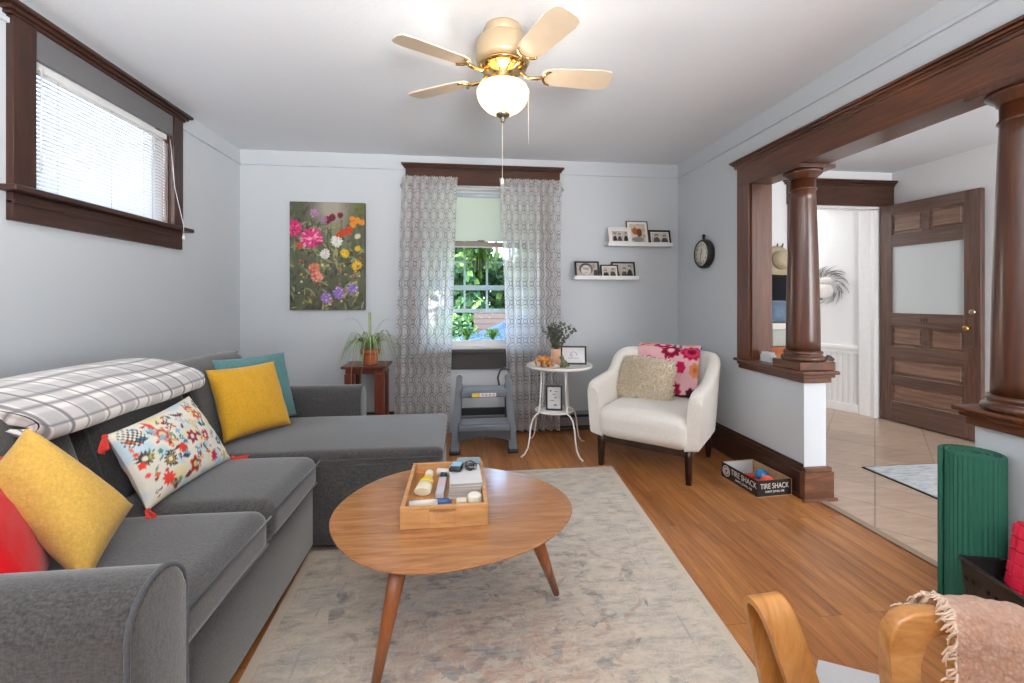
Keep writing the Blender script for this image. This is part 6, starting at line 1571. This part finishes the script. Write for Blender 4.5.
# porch frame beyond the window
YP = 5.3
pw_ = thing('window_3', 'white porch window grid outside the tall sash window', 'window', (.17, YP, .6), kind='structure')
b = MB()
for x in (-.78, -.245, .03, .30, .575, 1.1): b.box(x - .012, YP, 1.045, x + .012, YP + .03, 1.95)
for z, h in ((1.632, .010), (1.325, .03), (1.05, .022)): b.box(-1.2, YP - .004, z - h, 1.6, YP + .036, z + h)
build(b, 'muntins', plain('grey white porch paint', '#a9adad', .6), pw_)
b = MB(); b.box(-1.2, YP - .03, 1.95, 1.6, YP + .06, 2.1); b.box(-1.2, YP - .01, GZ, -1.1, YP + .08, 1.95); b.box(1.5, YP - .01, GZ, 1.6, YP + .08, 1.95); build(b, 'porch_frame', plain('grey white porch paint', '#a9adad', .6), pw_)
b = MB(); b.box(-1.2, YP - .12, GZ, 1.6, YP + .02, .60); b.box(-1.2, YP - .14, .60, 1.6, YP + .05, .63); struct(build(b, 'wall_porch', M_WHITE), 'white low porch wall outside the window', 'wall')
fn_ = thing('hanging_fern', 'bright green fern hanging outside the window', 'plant', (.19, 5.05, 1.62))
b = MB(); b.lathe([(.05, -.03), (.085, .06), (.09, .065), (.08, .065)], (.19, 5.05, 1.56), 20); build(b, 'basket_pot', plain('dark basket', '#2c2f2a', .8), fn_)
b = MB(); rnd = random.Random(8)
for k in range(70):
    a = rnd.uniform(0, 2 * pi); strip_leaf(b, (.19, 5.05, 1.62), a, rnd.uniform(.12, .34), rnd.uniform(.04, .16), rnd.uniform(.08, .3), .014)
build(b, 'fronds', leaf_mat('fern frond', '#59722a', '#7d9440', .4), fn_, fix=False)
b = MB(); b.tube([(.19, 5.05, 1.6), (.19, 5.05, 2.5)], .004, 6); build(b, 'hanger', M_BLACK, fn_)
for x, nm in ((.06, 'leafy potted plant on the porch wall near the window centre'), (.36, 'leafy potted plant on the porch wall near the curtain')):
    p_ = thing('potted_plant', nm, 'plant', (x, 5.22, .63), group='potted plants on the porch wall')
    b = MB(); b.lathe([(.05, 0), (.065, .07), (.06, .07), (.001, .06)], (x, 5.22, .6305), 20); build(b, 'pot', plain('white pot', '#d9d9d6', .6), p_)
    b = MB()
    for k in range(26): strip_leaf(b, (x, 5.22, .69), rnd.uniform(0, 6.28), rnd.uniform(.08, .2), rnd.uniform(.06, .16), rnd.uniform(0, .1), .02)
    build(b, 'leaves', leaf_mat('potted leaf', '#557a30', '#86a64e', .3), p_, fix=False)
# car
M_CARP = plain('silver blue car paint', '#435872', .2, .5, var=.02); M_CGL = plain('dark car glass', '#2a3644', .08, 0, .8)
car = thing('car', 'silver blue car parked in the street beyond the window', 'car', (1.5, 11.2, GZ + .01))
def carw(x, z): return x, z
prof3 = [(-1.55, .32), (-1.6, .55), (-1.5, .72), (-1.15, .84), (-.45, .94), (.35, 1.42), (.9, 1.5), (1.9, 1.47), (2.6, 1.02), (2.75, .95), (2.8, .5), (2.7, .32)]
Mcar = Matrix(((1, 0, 0, 1.2), (0, 0, 1, 10.6), (0, 1, 0, GZ + .01), (0, 0, 0, 1)))
b = MB(); b.prism(prof3, 0, 1.65, .06, 3, M=Mcar); build(b, 'body', M_CARP, car, 40)
b = MB(); b.prism([(-.15, .98), (.42, 1.36), (.95, 1.42), (.95, .98)], -.015, .02, M=Mcar); b.prism([(1.02, .98), (1.02, 1.42), (1.85, 1.4), (2.35, 1.0)], -.015, .02, M=Mcar); build(b, 'side_window', M_CGL, car)
for x in (-.85, 2.0):
    b = MB(); b.tube([Mcar @ Vector((x, .31, -.02)), Mcar @ Vector((x, .31, .2))], .31, 24); wh = build(b, 'wheel', M_BLACK, car)
    b = MB(); b.tube([Mcar @ Vector((x, .31, -.03)), Mcar @ Vector((x, .31, .0))], .2, 16); build(b, 'hubcap', plain('alloy', '#b4b8bd', .3, .8), wh)
b = MB(); b.ball(Mcar @ Vector((.0, 1.0, -.08)), .09, 2, (1.2, .6, .8)); build(b, 'wing_mirror', M_CARP, car)
# fence wall and trees
b = MB(); b.box(.4, 15.0, GZ, 9, 15.15, .85, .01)
for k in range(8): b.box(.4, 14.985, GZ + .1 + k * .18, 9, 15.0, GZ + .22 + k * .18)
o = setorigin(build(b, 'fence', plain('dark brown boards', '#38302d', .9)), (4.7, 15.07, GZ)); tag(o, 'dark brown board fence across the street', 'fence')
def tree(label, x, y, h, cr_, seed, mats, n=4200, ls=.36):
    o = thing('tree', label, 'tree', (x, y, GZ), group='trees across the street'); rnd = random.Random(seed)
    b = MB(); b.tube([(x, y, GZ), (x + .05, y, GZ + h * .45), (x - .05, y, GZ + h * .8)], [.18, .13, .05], 10); build(b, 'trunk', plain('bark', '#4c4038', 1), o)
    b = MB(); cl = [(rnd.uniform(-1, 1) * cr_, rnd.uniform(-1, 1) * cr_ * .6, rnd.uniform(-.42, .5) * h) for _ in range(24)]
    for k in range(n):
        c = rnd.choice(cl); d = Vector((rnd.gauss(0, 1), rnd.gauss(0, 1), rnd.gauss(0, 1))).normalized() * rnd.uniform(.3, 1) * cr_ * .42
        p = Vector((x + c[0], y + c[1], GZ + h * .55 + c[2])) + d; a = Vector((rnd.uniform(-1, 1), rnd.uniform(-1, 1), rnd.uniform(-1, 1))).normalized(); s = a.cross(d + Vector((.01, 0, 0))).normalized() * ls * .45
        b.quad(p, p + a * ls * .5 + s, p + a * ls, p + a * ls * .5 - s, rnd.randrange(3))
    build(b, 'crown', mats, o, fix=False)
def tl(name, c):
    m = translucent(name, c, .3, .7); return m
LG = [tl('leaf dark', '#1f3a28'), tl('leaf mid', '#2f5233'), tl('leaf light', '#55753f')]
tree('leafy tree across the street behind the car bonnet', -.6, 17.3, 5.2, 1.5, 3, LG); tree('bright leafy tree across the street behind the fern', 1.6, 20.4, 6.5, 2.0, 4, LG, 5200); tree('leafy tree across the street behind the fence', 4.4, 17.3, 5.5, 1.9, 5, LG); tree('leafy tree across the street behind the left curtain', -4.2, 19.5, 6.5, 2.0, 6, LG)
def bush(label, x, y, r, h, seed):
    rnd = random.Random(seed); b = MB()
    for k in range(900):
        d = Vector((rnd.gauss(0, 1), rnd.gauss(0, 1), abs(rnd.gauss(0, 1)))).normalized() * rnd.uniform(.5, 1); p = Vector((x + d.x * r, y + d.y * r, GZ + d.z * h)); a = Vector((rnd.uniform(-1, 1), rnd.uniform(-1, 1), rnd.uniform(-.3, 1))).normalized(); s = a.cross(d).normalized() * .05
        b.quad(p, p + a * .07 + s, p + a * .14, p + a * .07 - s, rnd.randrange(3))
    o = setorigin(build(b, 'shrub', LG, fix=False), (x, y, GZ)); tag(o, label, 'shrub')
bush('round green shrub at the kerb beyond the porch wall', -.15, 14.4, .9, 1.3, 4)
